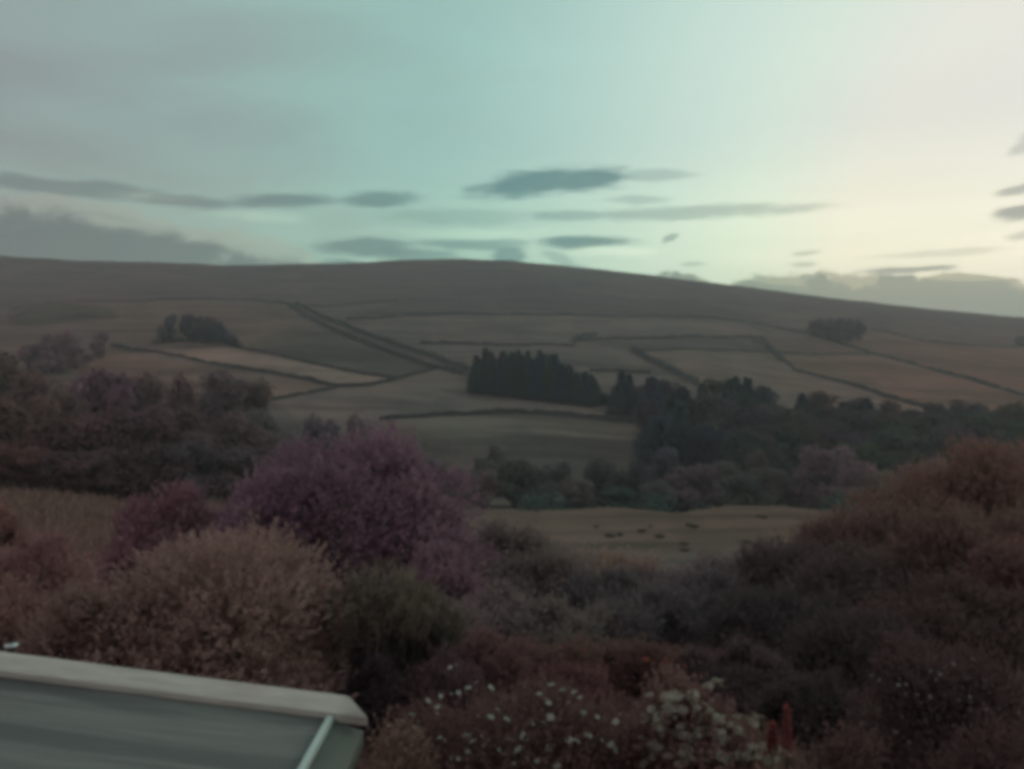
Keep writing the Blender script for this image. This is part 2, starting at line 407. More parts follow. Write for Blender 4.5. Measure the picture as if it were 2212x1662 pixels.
FIELDS = [   # outline on the slope (found from the frame) and the tone of its grass
    ([(880, 645), (1000, 625), (1240, 632), (1500, 650), (1640, 690), (1240, 678), (1000, 675), (750, 688)], (.82, .80, .86)),
    ([(930, 580), (1120, 585), (1300, 610), (1200, 632), (1010, 630), (960, 610)], (.84, .84, .90)),
    ([(168, 655), (536, 650), (625, 662), (690, 705), (640, 745), (520, 745), (420, 745), (260, 745)], (1.08, 1.0, .94)),
    ([(20, 662), (120, 650), (250, 670), (250, 690), (120, 700), (20, 705)], (.72, .76, .70)),
    ([(420, 752), (500, 750), (674, 788), (855, 820), (795, 833), (729, 834), (674, 821), (480, 787), (260, 750)], (1.85, 1.64, 1.52)),
    ([(241, 755), (470, 793), (674, 826), (720, 838), (590, 865), (520, 880), (300, 870), (150, 800)], (1.30, 1.12, 1.04)),
    ([(860, 825), (952, 798), (1015, 812), (1015, 860), (1300, 890), (1384, 915), (1186, 896), (966, 896), (820, 908), (640, 900), (590, 868), (730, 840), (795, 838)], (1.28, 1.24, 1.20)),
    ([(820, 912), (966, 899), (1186, 899), (1384, 920), (1390, 948), (1100, 940), (860, 952)], (1.30, 1.28, 1.16)),
    ([(840, 955), (1100, 943), (1395, 950), (1395, 1040), (1100, 1060), (840, 1040)], (.86, .84, .78)),
    ([(1370, 760), (1668, 765), (1716, 800), (1891, 852), (2010, 888), (1880, 905), (1650, 870), (1510, 838)], (1.30, 1.22, 1.14)),
    ([(1680, 762), (1781, 768), (1891, 770), (2110, 828), (2212, 857), (2600, 960), (2300, 960), (2020, 885), (1781, 813), (1716, 795)], (1.30, 1.12, .98)),
    ([(1650, 734), (1745, 724), (1818, 748), (1880, 764), (1781, 764), (1672, 758)], (1.08, 1.0, .95)),
    ([(750, 694), (1003, 681), (1240, 684), (1500, 695), (1640, 708), (1640, 728), (1250, 733), (908, 740), (800, 722)], (1.20, 1.15, 1.14)),
    ([(908, 746), (1241, 752), (1360, 760), (1480, 825), (1290, 832), (1020, 805), (960, 775)], (1.02, 1.02, 1.0)),
    ([(520, 748), (630, 705), (900, 790), (950, 797), (857, 817), (674, 783)], (.84, .88, .86)),
    ([(1880, 714), (2000, 742), (2212, 752), (2500, 780), (2500, 930), (2212, 850), (2110, 822), (1964, 782), (1891, 764), (1830, 740)], (1.16, 1.0, .92)),
    ([(1240, 736), (1640, 735), (1660, 752), (1369, 752), (1250, 745)], (.98, .98, .96)),
]
def build_ground():
    ns, nyr = 560, 760
    t = np.linspace(-1, 1, ns); s = 0.66 * t + 24.0 * np.sign(t) * np.clip(np.abs(t) - 0.86, 0, 1) ** 2 * 50 / 14
    y = np.concatenate([np.linspace(-300, 2, 24), np.geomspace(3, 60, 150), np.geomspace(60.6, 1360, 560), np.geomspace(1380, 11500, 26)])
    nyr = len(y)
    S, Y = np.meshgrid(s, y)
    X = S * (np.abs(Y) + 8)
    Z = ground_rel(X, Y) + EYE
    V = np.stack([X, Y, Z], -1).reshape(-1, 3)
    idx = np.arange(ns * nyr).reshape(nyr, ns)
    Fq = np.stack([idx[:-1, :-1], idx[:-1, 1:], idx[1:, 1:], idx[1:, :-1]], -1).reshape(-1, 4)
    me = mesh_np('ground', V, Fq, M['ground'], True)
    T = np.ones((V.shape[0], 4), np.float32)
    # lens colour cast put into the ground colour: redder on both flanks, greener between
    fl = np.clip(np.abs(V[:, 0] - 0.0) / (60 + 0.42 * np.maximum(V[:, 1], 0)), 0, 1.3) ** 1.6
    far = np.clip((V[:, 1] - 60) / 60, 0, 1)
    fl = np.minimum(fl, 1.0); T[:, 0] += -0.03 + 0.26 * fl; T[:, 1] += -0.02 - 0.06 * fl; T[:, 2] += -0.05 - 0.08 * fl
    up = np.clip((V[:, 1] - 650) / 400, 0, 1)
    T[:, :3] *= 1 - up[:, None] * np.array([.24, .31, .28])
    # mound pasture and the slope under the house
    d = V[:, 1]
    mp = np.clip((d - 85) / 20, 0, 1) * np.clip((165 - d) / 10, 0, 1)
    T[:, :3] *= 1 + mp[:, None] * np.array([.14, .0, -.12])
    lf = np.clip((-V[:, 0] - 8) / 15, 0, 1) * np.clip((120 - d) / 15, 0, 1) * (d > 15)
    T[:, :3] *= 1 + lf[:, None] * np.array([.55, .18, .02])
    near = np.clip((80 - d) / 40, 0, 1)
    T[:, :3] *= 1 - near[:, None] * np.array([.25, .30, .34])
    sel = d > 120
    P = np.full((len(V), 2), -9e9)
    P[sel, 0] = V[sel, 0]; P[sel, 1] = V[sel, 1]
    for poly, tone in FIELDS:
        wp = [hit(a, b, 225) for a, b in poly]
        r = inside(P[:, 0], P[:, 1], wp) & (d > 215)
        T[r, :3] *= np.array(tone)
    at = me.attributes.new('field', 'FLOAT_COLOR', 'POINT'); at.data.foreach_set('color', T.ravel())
    tag(link('ground', me), kind='structure')
build_ground()

# ================================================================== walls and hedges
def resample(pts, step):
    P = [np.array(p, float) for p in pts]; out = [P[0]]
    for a, b in zip(P[:-1], P[1:]):
        n = max(1, int(np.linalg.norm(b - a) / step))
        for k in range(1, n + 1): out.append(a + (b - a) * k / n)
    return np.array(out)

def wall(pix, h, th, label, ymin=225, gaps=(), group='dry stone field walls'):
    """dry stone wall: tapered, with a ragged line of cope stones, following the ground"""
    pts = [hit(a, b, ymin) for a, b in pix]
    P = resample(pts, 2.4); n = len(P)
    r = np.random.default_rng(int(abs(pix[0][0] * 7 + pix[0][1])))
    wob = np.cumsum(r.normal(0, .12, n)); wob -= np.linspace(wob[0], wob[-1], n)
    T = np.gradient(P, axis=0); T /= np.linalg.norm(T, axis=1)[:, None] + 1e-9; N = np.stack([-T[:, 1], T[:, 0]], 1)
    P = P + N * np.clip(wob, -1.2, 1.2)[:, None]
    g = ground_rel(P[:, 0], P[:, 1]) + EYE
    hh = h * .88 * (1 + r.normal(0, .14, n)) * (1 + .15 * np.sin(np.arange(n) * .11 + r.uniform(0, 6))) * (1 - 0.45 * (r.random(n) < .05))
    V = []
    for off, zz in ((-th / 2, -1.0), (-th * .34, .86), (0.0, 1.0), (th * .34, .86), (th / 2, -1.0)):
        z = g + (hh * zz if zz > 0 else -0.5)
        q = P + N * (off * (1 + r.normal(0, .12, n)))[:, None]
        V.append(np.stack([q[:, 0], q[:, 1], z], 1))
    V = np.stack(V, 1)                                   # n,5,3
    base = V[0].mean(0) * 0 + np.array([P[0, 0], P[0, 1], g[0]])
    idx = np.arange(n * 5).reshape(n, 5)
    Fq = np.stack([idx[:-1, :-1], idx[1:, :-1], idx[1:, 1:], idx[:-1, 1:]], -1).reshape(-1, 4)
    me = mesh_np('stone_wall', (V - base).reshape(-1, 3), Fq, M['stone'], False)
    return tag(link('stone_wall', me, loc=tuple(base)), label, 'wall', group)

wall([(241, 749), (330, 762), (400, 773), (470, 788), (590, 808), (674, 823), (729, 836), (795, 834), (857, 819), (905, 806), (952, 794)], 1.7, .9, 'stone wall along lower edge of the pale strip field on the left')
wall([(587, 866), (660, 851), (727, 838)], 1.5, .9, 'short stone wall branching down left below the pale strip field')
wall([(500, 748), (600, 768), (674, 786), (780, 808), (857, 818)], 1.3, .8, 'stone wall along upper edge of the pale strip field')
wall([(168, 652), (280, 652), (380, 648), (536, 648), (622, 658), (700, 664), (860, 650)], 1.6, .9, 'high moor wall running above the left clump of conifers')
wall([(747, 691), (880, 684), (1003, 678), (1120, 681), (1241, 682), (1400, 684), (1555, 690), (1635, 700), (1745, 721), (1818, 745), (1891, 767), (1964, 785), (2110, 825), (2225, 858)], 1.9, 1.0, 'longest stone wall, crossing mid hill and falling right past the round clump')
wall([(1248, 737), (1330, 734), (1416, 732), (1530, 731), (1646, 731), (1660, 745), (1672, 760), (1716, 800), (1781, 818), (1891, 851), (2018, 888)], 1.9, 1.1, 'stone wall with a sharp bend, falling right to the dark wood')
wall([(1369, 757), (1500, 757), (1600, 760), (1670, 762), (1781, 766), (1880, 766)], 1.3, .8, 'level stone wall along the top of the big right hand field')
wall([(908, 743), (1000, 744), (1130, 748), (1241, 749)], 1.6, .9, 'level stone wall just above the conifer plantation')
wall([(1274, 803), (1340, 803), (1405, 806)], 1.4, .8, 'short stone wall right of the conifer plantation')
wall([(820, 908), (890, 903), (966, 897), (1076, 893), (1186, 896), (1296, 907), (1384, 916)], 1.9, 1.2, 'curved stone wall across the field below the plantation')
wall([(1879, 712), (1940, 724), (2000, 739), (2055, 744), (2225, 750)], 1.6, 1.0, 'stone wall running right from the round clump of trees')
wall([(962, 576), (968, 600), (985, 625), (992, 640)], 1.8, 1.2, 'faint stone wall climbing to the summit of the moor')
wall([(-30, 1060), (60, 1062), (180, 1066), (300, 1072)], 1.1, .7, 'low wall at the top of the near grass slope on the left', ymin=60)

def leaves(P, D, size, aspect, seed, jitter=0.6, droop=0.0, flat=None):
    """one small kite-shaped leaf per point: P points, D main direction of each leaf"""
    r = np.random.default_rng(seed); n = len(P)
    D = D + r.normal(0, jitter, (n, 3)); D[:, 2] -= droop
    D /= np.linalg.norm(D, axis=1)[:, None] + 1e-9
    A = r.normal(0, .55, (n, 3)) + (np.array([0, -.15, .9]) if flat is None else flat); W = np.cross(D, A); W /= np.linalg.norm(W, axis=1)[:, None] + 1e-9
    L = (size * r.uniform(.6, 1.35, n))[:, None]
    a = P - D * L * .1; t = P + D * L; mid = P + D * L * .42
    V = np.stack([a, mid + W * L * aspect * .5, t, mid - W * L * aspect * .5], 1).reshape(-1, 3)
    Fq = np.arange(n * 4).reshape(n, 4)
    return V, Fq

def unit(v): return v / (np.linalg.norm(v, axis=-1, keepdims=True) + 1e-9)

def clump_field(seed, k, flat=1.0, top=1.0):
    """centres and radii of leaf clumps filling a unit crown: z 0..1, half width .5"""
    r = np.random.default_rng(seed); c = []
    while len(c) < k:
        p = r.uniform(-1, 1, 3)
        if p @ p > 1 or p @ p < .12: continue
        c.append(p)
    c = np.array(c) * np.array([.37, .37, .41]) + np.array([0, 0, .51])
    q = r.uniform(0, 6.28, 3); a = np.arctan2(c[:, 1], c[:, 0])
    c[:, :2] *= (1 + .2 * np.sin(2 * a + q[0]) + .18 * np.sin(3 * a + q[1]))[:, None]; c[:, 2] *= 1 - .14 * (1 + np.sin(a + q[2])) * np.hypot(c[:, 0], c[:, 1]) / .4
    c[:, :2] *= (1 - .25 * np.clip((c[:, 2] - .6) / .4, 0, 1) * top)[:, None]
    rad = r.uniform(.09, .20, k)
    c[:, 2] = (c[:, 2] - (c[:, 2] - rad).min()) ; c[:, 2] *= .97 / (c[:, 2] + rad).max(); c[:, :2] *= .52 / (np.hypot(c[:, 0], c[:, 1]) + rad).max()
    return c, rad

def crown_mesh(name, seed, n, size, k=22, aspect=.55, mat='leaf', low=.12, up=.25, clumps=None, twig=0, twig_len=.08):
    r = np.random.default_rng(seed)
    c, rad = clumps if clumps is not None else clump_field(seed, k)
    rad = np.asarray(rad); p = rad ** 2 / (rad ** 2).sum()
    m = n // max(twig, 1)
    i = r.choice(len(c), m, p=p)
    d = unit(r.normal(0, 1, (m, 3)) + np.array([0, 0, .25]))
    fr = np.clip(1 - np.abs(r.normal(0, .28, m)), .05, 1.15)
    fr = np.where(r.random(m) < .06, fr * r.uniform(1.0, 1.35, m), fr)
    P = c[i] + d * (rad[i] * fr)[:, None] * np.array([1, 1, .92])
    ci = r.uniform(0, 1, len(c))[i]
    cen = np.array([0, 0, .5]); O = unit(P - cen)
    if twig:
        dirs = unit(O * .55 + d * .6 + np.array([0, 0, up]) + r.normal(0, .25, (m, 3)))
        tt = np.tile(np.linspace(0, 1, twig), m)
        P2 = np.repeat(P, twig, 0) + np.repeat(dirs, twig, 0) * (tt * twig_len * np.repeat(r.uniform(.5, 1.4, m), twig))[:, None]
        V, Fq = leaves(P2, np.repeat(dirs, twig, 0), size, aspect, seed + 1, .55)
        tint = np.clip(.25 * np.repeat(ci, twig) + .35 * np.repeat(r.random(m), twig) + .40 * r.random(len(P2)), 0, 1)
    else:
        T = unit(np.cross(d * .6 + O * .4, r.normal(0, 1, (m, 3))))
        V, Fq = leaves(P, T, size, aspect, seed + 1, .35, 0.0, d * .5 + O * .4 + np.array([0, 0, .45]))
        tint = np.clip(.45 * ci + .55 * r.random(m), 0, 1)
    V[:, 2] = np.maximum(V[:, 2], low * .2)
    return mesh_np(name, V, Fq, M[mat], False, {'tint': tint})

def trunk_mesh(name, seed, limbs=6, r0=.028, top=.72):
    r = random.Random(seed); b = MB()
    pts = [(0, 0, -.06)]
    for k in range(1, 6): pts.append((r.uniform(-.02, .02) * k, r.uniform(-.02, .02) * k, top * k / 5))
    b.tube(pts, [r0 * (1.25 - .19 * k) for k in range(6)], 7)
    for k in range(limbs):
        a = 6.28 * k / limbs + r.uniform(-.4, .4); z0 = r.uniform(.2, .5) * top / .72; rr = r.uniform(.22, .36)
        b.tube([(0, 0, z0), (math.cos(a) * rr * .5, math.sin(a) * rr * .5, z0 + .14), (math.cos(a) * rr, math.sin(a) * rr, z0 + r.uniform(.2, .34))], [r0 * .55, r0 * .35, r0 * .12], 5)
    return b.mesh(name, M['bark'], True)

def conifer_mesh(name, seed, n=2600):
    """spruce crown: tiers of drooping sprays, z 0..1, half width .5 (scaled by the thing)"""
    r = np.random.default_rng(seed)
    tiers = 15; T = r.integers(0, tiers, n); ang = r.uniform(0, 6.283, n)
    nb = r.integers(7, 10, tiers); off = r.uniform(0, 6.28, tiers)
    ang = off[T] + 6.283 * np.round((ang / 6.283) * nb[T]) / nb[T] + r.normal(0, .16, n)
    h = .10 + .88 * (T / (tiers - 1)) ** .95
    R_ = .5 * (1 - (h - .06)) ** .8 * r.uniform(.8, 1.15, tiers)[T]
    f = np.sqrt(r.random(n)); rad = R_ * f
    z = h - .10 * f * (1 - h * .7) + r.normal(0, .012, n)
    P = np.stack([np.cos(ang) * rad, np.sin(ang) * rad, z], 1)
    D = np.stack([np.cos(ang), np.sin(ang), np.full(n, -.05)], 1)
    V, Fq = leaves(P, D, .10, .42, seed + 3, .35)
    V[:, 2] = np.clip(V[:, 2], .03, 1.06)
    return mesh_np(name, V, Fq, M['needle'], False, {'tint': np.clip(.3 + .25 * f + .4 * r.random(n), 0, 1)})

BROAD = [crown_mesh('crown', 100 + k, 5200, .050, k=20 + 3 * (k % 3)) for k in range(6)]
TRUNK = [trunk_mesh('trunk', 200 + k) for k in range(3)]
CONE = [conifer_mesh('crown', 300 + k) for k in range(4)]
CTRUNK = MB().tube([(0, 0, -.06), (0, 0, .5), (0, 0, .97)], [.03, .02, .004], 6).mesh('trunk', M['bark'], True)

TREES = 0
def plant(name, x, y, height, width, color, label, cat, group=None, crown=None, trunk=None, rz=None, sink=0.0):
    global TREES
    TREES += 1
    o = empty(name, (x, y, gz(x, y) - sink), random.uniform(0, 6.28) if rz is None else rz)
    c = link('crown', crown, o, color=color); c.scale = (width, width, height)
    if trunk is not None:
        t = link('trunk', trunk, o); t.scale = (width, width, height)
    tag(o, label, cat, group)
    return o

def tree(px, top, wpx, depth, color, label, group=None, k=None, name='broadleaf_tree', cat='tree', conifer=False, wide=1.0):
    """a tree at a known distance: its top and width are measured in the photograph"""
    x = (px - CX) / F * depth
    zt = (CY - top) / F * depth + EYE; h = zt - gz(x, depth)
    wd = wpx / F * depth * wide
    k = TREES if k is None else k
    jit = random.Random(px * 31 + top)
    color = tuple(c * jit.uniform(.90, 1.10) for c in color)
    if conifer:
        return plant(name, x, depth, h / 1.0, wd, color, label, cat, group, CONE[k % 4], CTRUNK)
    return plant(name, x, depth, h / .98, wd * 1.02, color, label, cat, group, BROAD[k % 6], TRUNK[k % 3])

PURP, MAUVE, RUST, DKGRN, GREYG, SPRUCE, GREY = (.120, .084, .100), (.118, .096, .106), (.108, .074, .065), (.055, .060, .060), (.084, .084, .081), (.040, .054, .058), (.098, .092, .096)

# ------------------------------------------------------------------ hedges and scrub lines
def hedge(pix, h, th, color, label, ymin=225, dens=34.0, leaf=.85, name='hedge', cat='hedge', group=None):
    pts = [hit(a, b, ymin) for a, b in pix]; P = resample(pts, 1.5)
    r = np.random.default_rng(int(pix[0][0] + 3 * pix[0][1])); n = int(len(P) * dens)
    i = r.integers(0, len(P) - 1, n); f = r.random(n)[:, None]
    Q = P[i] * (1 - f) + P[i + 1] * f
    hv = h * (.65 + .6 * np.abs(np.sin(i * .37 + r.uniform(0, 6)) * np.sin(i * .113 + 1.0)) + .15 * r.random(len(i)))
    a = r.uniform(0, math.pi, n); rr = np.sqrt(r.random(n))
    Q = Q + r.normal(0, th * .28, (n, 2))
    z = ground_rel(Q[:, 0], Q[:, 1]) + EYE + hv * np.sin(a) * rr
    b = np.array([P[0, 0], P[0, 1], float(ground_rel(P[0, 0], P[0, 1])) + EYE])
    V3 = np.stack([Q[:, 0], Q[:, 1], z], 1) - b
    D = np.stack([r.normal(0, 1, n), r.normal(0, 1, n), np.abs(r.normal(.6, .5, n))], 1)
    V, Fq = leaves(V3, unit(D), leaf, .7, 5, .3)
    me = mesh_np(name, V, Fq, M['leaf'], False, {'tint': r.random(n)})
    return tag(link(name, me, loc=tuple(b), color=color), label, cat, group)

HG = (.060, .075, .068)
hedge([(640, 658), (700, 689), (800, 728), (900, 763), (960, 782), (1012, 801)], 2.6, 2.6, HG, 'upper hedge of the two that line the lane down to the plantation')
hedge([(622, 660), (690, 702), (790, 743), (900, 784), (1006, 812)], 2.2, 2.4, HG, 'lower hedge of the two that line the lane down to the plantation')
hedge([(1362, 757), (1420, 788), (1484, 822), (1512, 838)], 3.4, 3.2, (.052, .07, .066), 'thick dark hedge slanting down to the right of the plantation')
hedge([(1625, 741), (1655, 748), (1672, 765), (1690, 780)], 3.0, 3.6, (.07, .085, .078), 'scrubby hedge at the bend of the stone wall')
hedge([(1240, 742), (1255, 728), (1290, 726)], 2.4, 3.0, (.08, .095, .085), 'small patch of scrub above the end of the plantation', cat='scrub', name='scrub')
hedge([(130, 690), (180, 684), (250, 688)], 5.0, 7, (.11, .105, .09), 'dark scrub on the left hillside above the far bushes', cat='scrub', name='scrub', dens=30)
hedge([(20, 690), (60, 672), (110, 662)], 5.0, 7, (.12, .095, .085), 'reddish dark scrub at the far left of the hillside', cat='scrub', name='scrub', dens=30)
hedge([(85, 793), (160, 790), (215, 772)], 3.0, 4.5, (.12, .10, .09), 'scrub line under the far bushes on the left', cat='scrub', name='scrub', dens=60)
hedge([(330, 742), (360, 738), (420, 738), (520, 748)], 2.0, 4, (.09, .09, .085), 'undergrowth below the left clump of conifers', cat='scrub', name='scrub', dens=60)

# ------------------------------------------------------------------ far clumps on the hill
def on_slope(px, base, top, wpx, color, label, group, k, conifer=False, name='broadleaf_tree', back=0.0):
    x, y = hit(px, base, 225); y += back; x = (px - CX) / F * y
    h = (CY - top) / F * y + EYE - gz(x, y)
    wd = wpx / F * y
    if conifer: return plant(name, x, y, h, wd, color, label, 'tree', group, CONE[k % 4], CTRUNK)
    return plant(name, x, y, h, wd * 1.05, color, label, 'tree', group, BROAD[k % 6], TRUNK[k % 3])

dk = (.085, .080, .090)
on_slope(368, 738, 672, 40, dk, 'dark tree standing just left of the gap in the left clump', 'clump on the left hillside', 0)
for k, (px, b, t, wv_) in enumerate([(398, 728, 677, 36), (412, 732, 674, 34), (428, 733, 677, 36), (444, 736, 680, 38), (458, 738, 682, 36), (472, 740, 690, 36), (484, 744, 704, 34), (418, 738, 690, 36), (450, 742, 700, 38)]):
    on_slope(px, b, t, wv_, tuple(c * random.uniform(.85, 1.15) for c in dk), 'dark tree in the dense row of the left clump', 'clump on the left hillside', k + 1)
on_slope(499, 748, 720, 34, dk, 'low bushy tree at the right end of the left clump', 'clump on the left hillside', 2)
on_slope(352, 742, 700, 30, (.10, .10, .09), 'small tree at the left end of the left clump', 'clump on the left hillside', 4)
mv = (.105, .090, .098)
for k, (px, b, t, wv_) in enumerate([(1760, 728, 688, 38), (1776, 730, 683, 40), (1798, 732, 681, 42), (1820, 733, 683, 42), (1842, 735, 682, 42), (1858, 734, 686, 34), (1788, 736, 694, 44), (1832, 738, 696, 46), (1812, 737, 695, 40)]):
    on_slope(px, b, t, wv_, tuple(c * random.uniform(.85, 1.15) for c in mv), ('back' if k < 6 else 'front') + ' row tree in the rounded clump high on the right hillside', 'round clump on the right hillside', k + 2)
for k, (px, b, t, wv_) in enumerate([(62, 800, 735, 66), (102, 795, 718, 70), (140, 790, 711, 72), (165, 796, 742, 74), (112, 808, 756, 80)]):
    on_slope(px, b, t, wv_, (.165, .115, .125), 'purplish tree in the loose row on the far left slope', 'loose row on the far left slope', k)
on_slope(216, 772, 713, 52, (.15, .11, .11), 'round tree standing alone at the end of the far left row', None, 3)
on_slope(2205, 748, 722, 40, (.12, .10, .09), 'small tree at the right edge of the hillside', None, 3)

# ------------------------------------------------------------------ conifer plantation
tx = [1018, 1030, 1045, 1100, 1150, 1200, 1230, 1270, 1292]; tyv = [790, 766, 760, 764, 763, 772, 790, 808, 828]
bx = [1015, 1300]; byv = [851, 884]
pr = random.Random(5)
for row, (back, step) in enumerate(((0, 16), (14, 17), (30, 18))):
    px = 1024 + row * 5
    while px < 1292:
        t = float(np.interp(px, tx, tyv)) + pr.uniform(-10, 14) + (8 if row == 0 else 0)
        on_slope(px, float(np.interp(px, bx, byv)) - 3, t, pr.uniform(34, 44), tuple(c * pr.uniform(.8, 1.2) for c in SPRUCE),
                 'dark spruce in the ' + ('front', 'middle', 'back')[row] + ' row of the block of conifers on mid slope', 'conifer plantation on mid slope', pr.randrange(4), True, 'spruce_tree', back)
        px += step * pr.uniform(.8, 1.2)

# ------------------------------------------------------------------ the long wood to the right of the plantation
wx = [1290, 1310, 1340, 1370, 1400, 1460, 1530, 1570, 1620, 1650, 1690, 1735, 1770, 1800, 1840, 1870, 1900, 1960, 2000, 2060, 2130, 2180, 2260]
wt_ = [850, 835, 820, 836, 842, 842, 848, 830, 840, 858, 888, 866, 868, 888, 882, 870, 888, 894, 884, 882, 880, 888, 910]
def wood_row(depth, x0, x1, step, off, wpx, cone_until, rowname):
    px = x0 + 6
    while px < x1:
        t = float(np.interp(px, wx, wt_)) + off + pr.uniform(-20, 16)
        cone = px < cone_until and pr.random() < .75
        f = (px - 1300) / 900
        base = SPRUCE if cone else tuple(a * (1 - f) + b * f for a, b in zip((.046, .052, .053), (.050, .049, .044)))
        c = tuple(v * pr.uniform(.75, 1.25) for v in base)
        tree(px, t, wpx * (.85 if cone else 1.35) * pr.uniform(.85, 1.2), depth + pr.uniform(-10, 10), c,
             ('dark spruce in the %s of the long wood beside the plantation' % rowname) if cone else 'dark broadleaf tree in the %s of the %s of the long wood' % (rowname, 'left half' if px < 1700 else 'middle' if px < 1950 else 'right end'), 'long wood on the right slope',
             pr.randrange(12), 'spruce_tree' if cone else 'broadleaf_tree', 'tree', cone)
        px += step * pr.uniform(.75, 1.25)
wood_row(335, 1300, 1420, 19, -4, 52, 1500, 'top left corner')
wood_row(322, 1400, 2230, 34, -10, 74, 1640, 'top row')
wood_row(296, 1400, 2230, 40, 16, 84, 1600, 'second row')
wood_row(272, 1410, 2200, 48, 46, 96, 1560, 'third row')
wood_row(250, 1420, 2150, 58, 80, 104, 1520, 'lowest row')
for px, t, wv_ in ((1573, 824, 44), (1652, 850, 46), (1732, 850, 48), (1872, 860, 58)):
    tree(px, t, wv_ * 1.15, 318, SPRUCE, {1573: 'pointed spruce rising from the wood nearest the slanting hedge', 1652: 'pointed spruce just right of the big dark mass of the wood', 1732: 'tallest pointed spruce in the middle of the long wood',
         1872: 'lone pointed tree leaning above the right part of the wood'}[px], None, px % 4, 'spruce_tree', 'tree', True)

# ------------------------------------------------------------------ trees along the valley bottom
VAL = [
    (1000, 1000, 90, 185, MAUVE, 'greyish bush at the left end of the valley trees'),
    (1065, 958, 80, 225, GREYG, 'small tree on the dark bank above the valley trees'),
    (1110, 985, 170, 200, GREYG, 'wide dark green tree near the left end of the valley row'),
    (1045, 1010, 90, 190, MAUVE, 'mauve bush in front of the wide tree on the left'),
    (1190, 990, 110, 205, GREY, 'greyish tree next right of the wide dark green tree'),
    (1245, 1030, 90, 190, GREY, 'low pale bush at the edge of the mounds'),
    (1305, 985, 110, 210, DKGRN, 'dark rounded tree in the middle of the valley row'),
    (1370, 995, 90, 215, DKGRN, 'dark tree right of the middle of the valley row'),
    (1350, 1050, 110, 185, (.055, .085, .066), 'low deep green bush behind the dip between two mounds'),
    (1430, 960, 110, 235, (.07, .08, .08), 'tall dark tree behind the rounded grey tree'),
    (1480, 995, 160, 198, MAUVE, 'rounded greyish mauve tree left of centre of the right mound'),
    (1420, 1035, 90, 188, GREYG, 'pale green bush in front of the rounded mauve tree'),
    (1560, 985, 110, 215, GREYG, 'dark green tree behind the right mound'),
    (1640, 970, 120, 210, GREYG, 'grey green tree left of the large mauve tree'),
    (1610, 1020, 110, 190, GREYG, 'bushy dark tree low behind the right mound'),
    (1780, 953, 155, 195, (.118, .099, .102), 'large pale mauve tree standing out in the valley row'),
    (1705, 1010, 90, 200, GREYG, 'small green tree tucked left of the large mauve tree'),
    (1850, 985, 100, 205, (.15, .12, .12), 'brownish tree just right of the large mauve tree'),
    (1900, 1010, 100, 190, (.14, .115, .11), 'brown bush between the mauve tree and the right thicket'),
    (1960, 1000, 110, 205, (.12, .105, .095), 'dull brown tree at the edge of the right thicket'),
    (2010, 985, 110, 215, (.14, .105, .095), 'reddish brown tree behind the right thicket'),
    (1830, 1050, 90, 178, (.13, .115, .11), 'low brown bush under the large mauve tree'),
    (940, 985, 110, 195, GREYG, 'dark tree beside the purple tree on the left'),
    (880, 950, 90, 215, GREYG, 'grey tree rising behind the purple tree'),
    (690, 878, 110, 175, GREY, 'grey tree standing behind the left shoulder of the purple tree'),
    (765, 893, 100, 185, GREY, 'grey tree directly behind the top of the purple tree'),
    (822, 925, 80, 180, GREY, 'smaller grey tree behind the right of the purple tree'),
    (640, 920, 110, 150, (.11, .105, .115), 'shadowy tree left behind the purple tree'),
]
for k, (px, t, wv_, d, c, lb) in enumerate(VAL): tree(px, t, wv_ * 1.12, d, c, lb, 'trees along the valley bottom', k)
hedge([(1130, 1105), (1200, 1102), (1300, 1098), (1400, 1100)], 3.2, 4, (.045, .07, .062), 'dark green brush behind the left mound', ymin=166, dens=30, name='scrub', cat='scrub')
hedge([(1400, 1110), (1480, 1108), (1570, 1098), (1690, 1096)], 3.8, 4, (.04, .066, .058), 'dark green brush behind the right mound', ymin=166, dens=30, name='scrub', cat='scrub')
hedge([(1720, 1100), (1760, 1102), (1820, 1106)], 3.0, 4, (.05, .07, .058), 'dark brush under the large mauve tree', ymin=166, dens=30, name='scrub', cat='scrub')

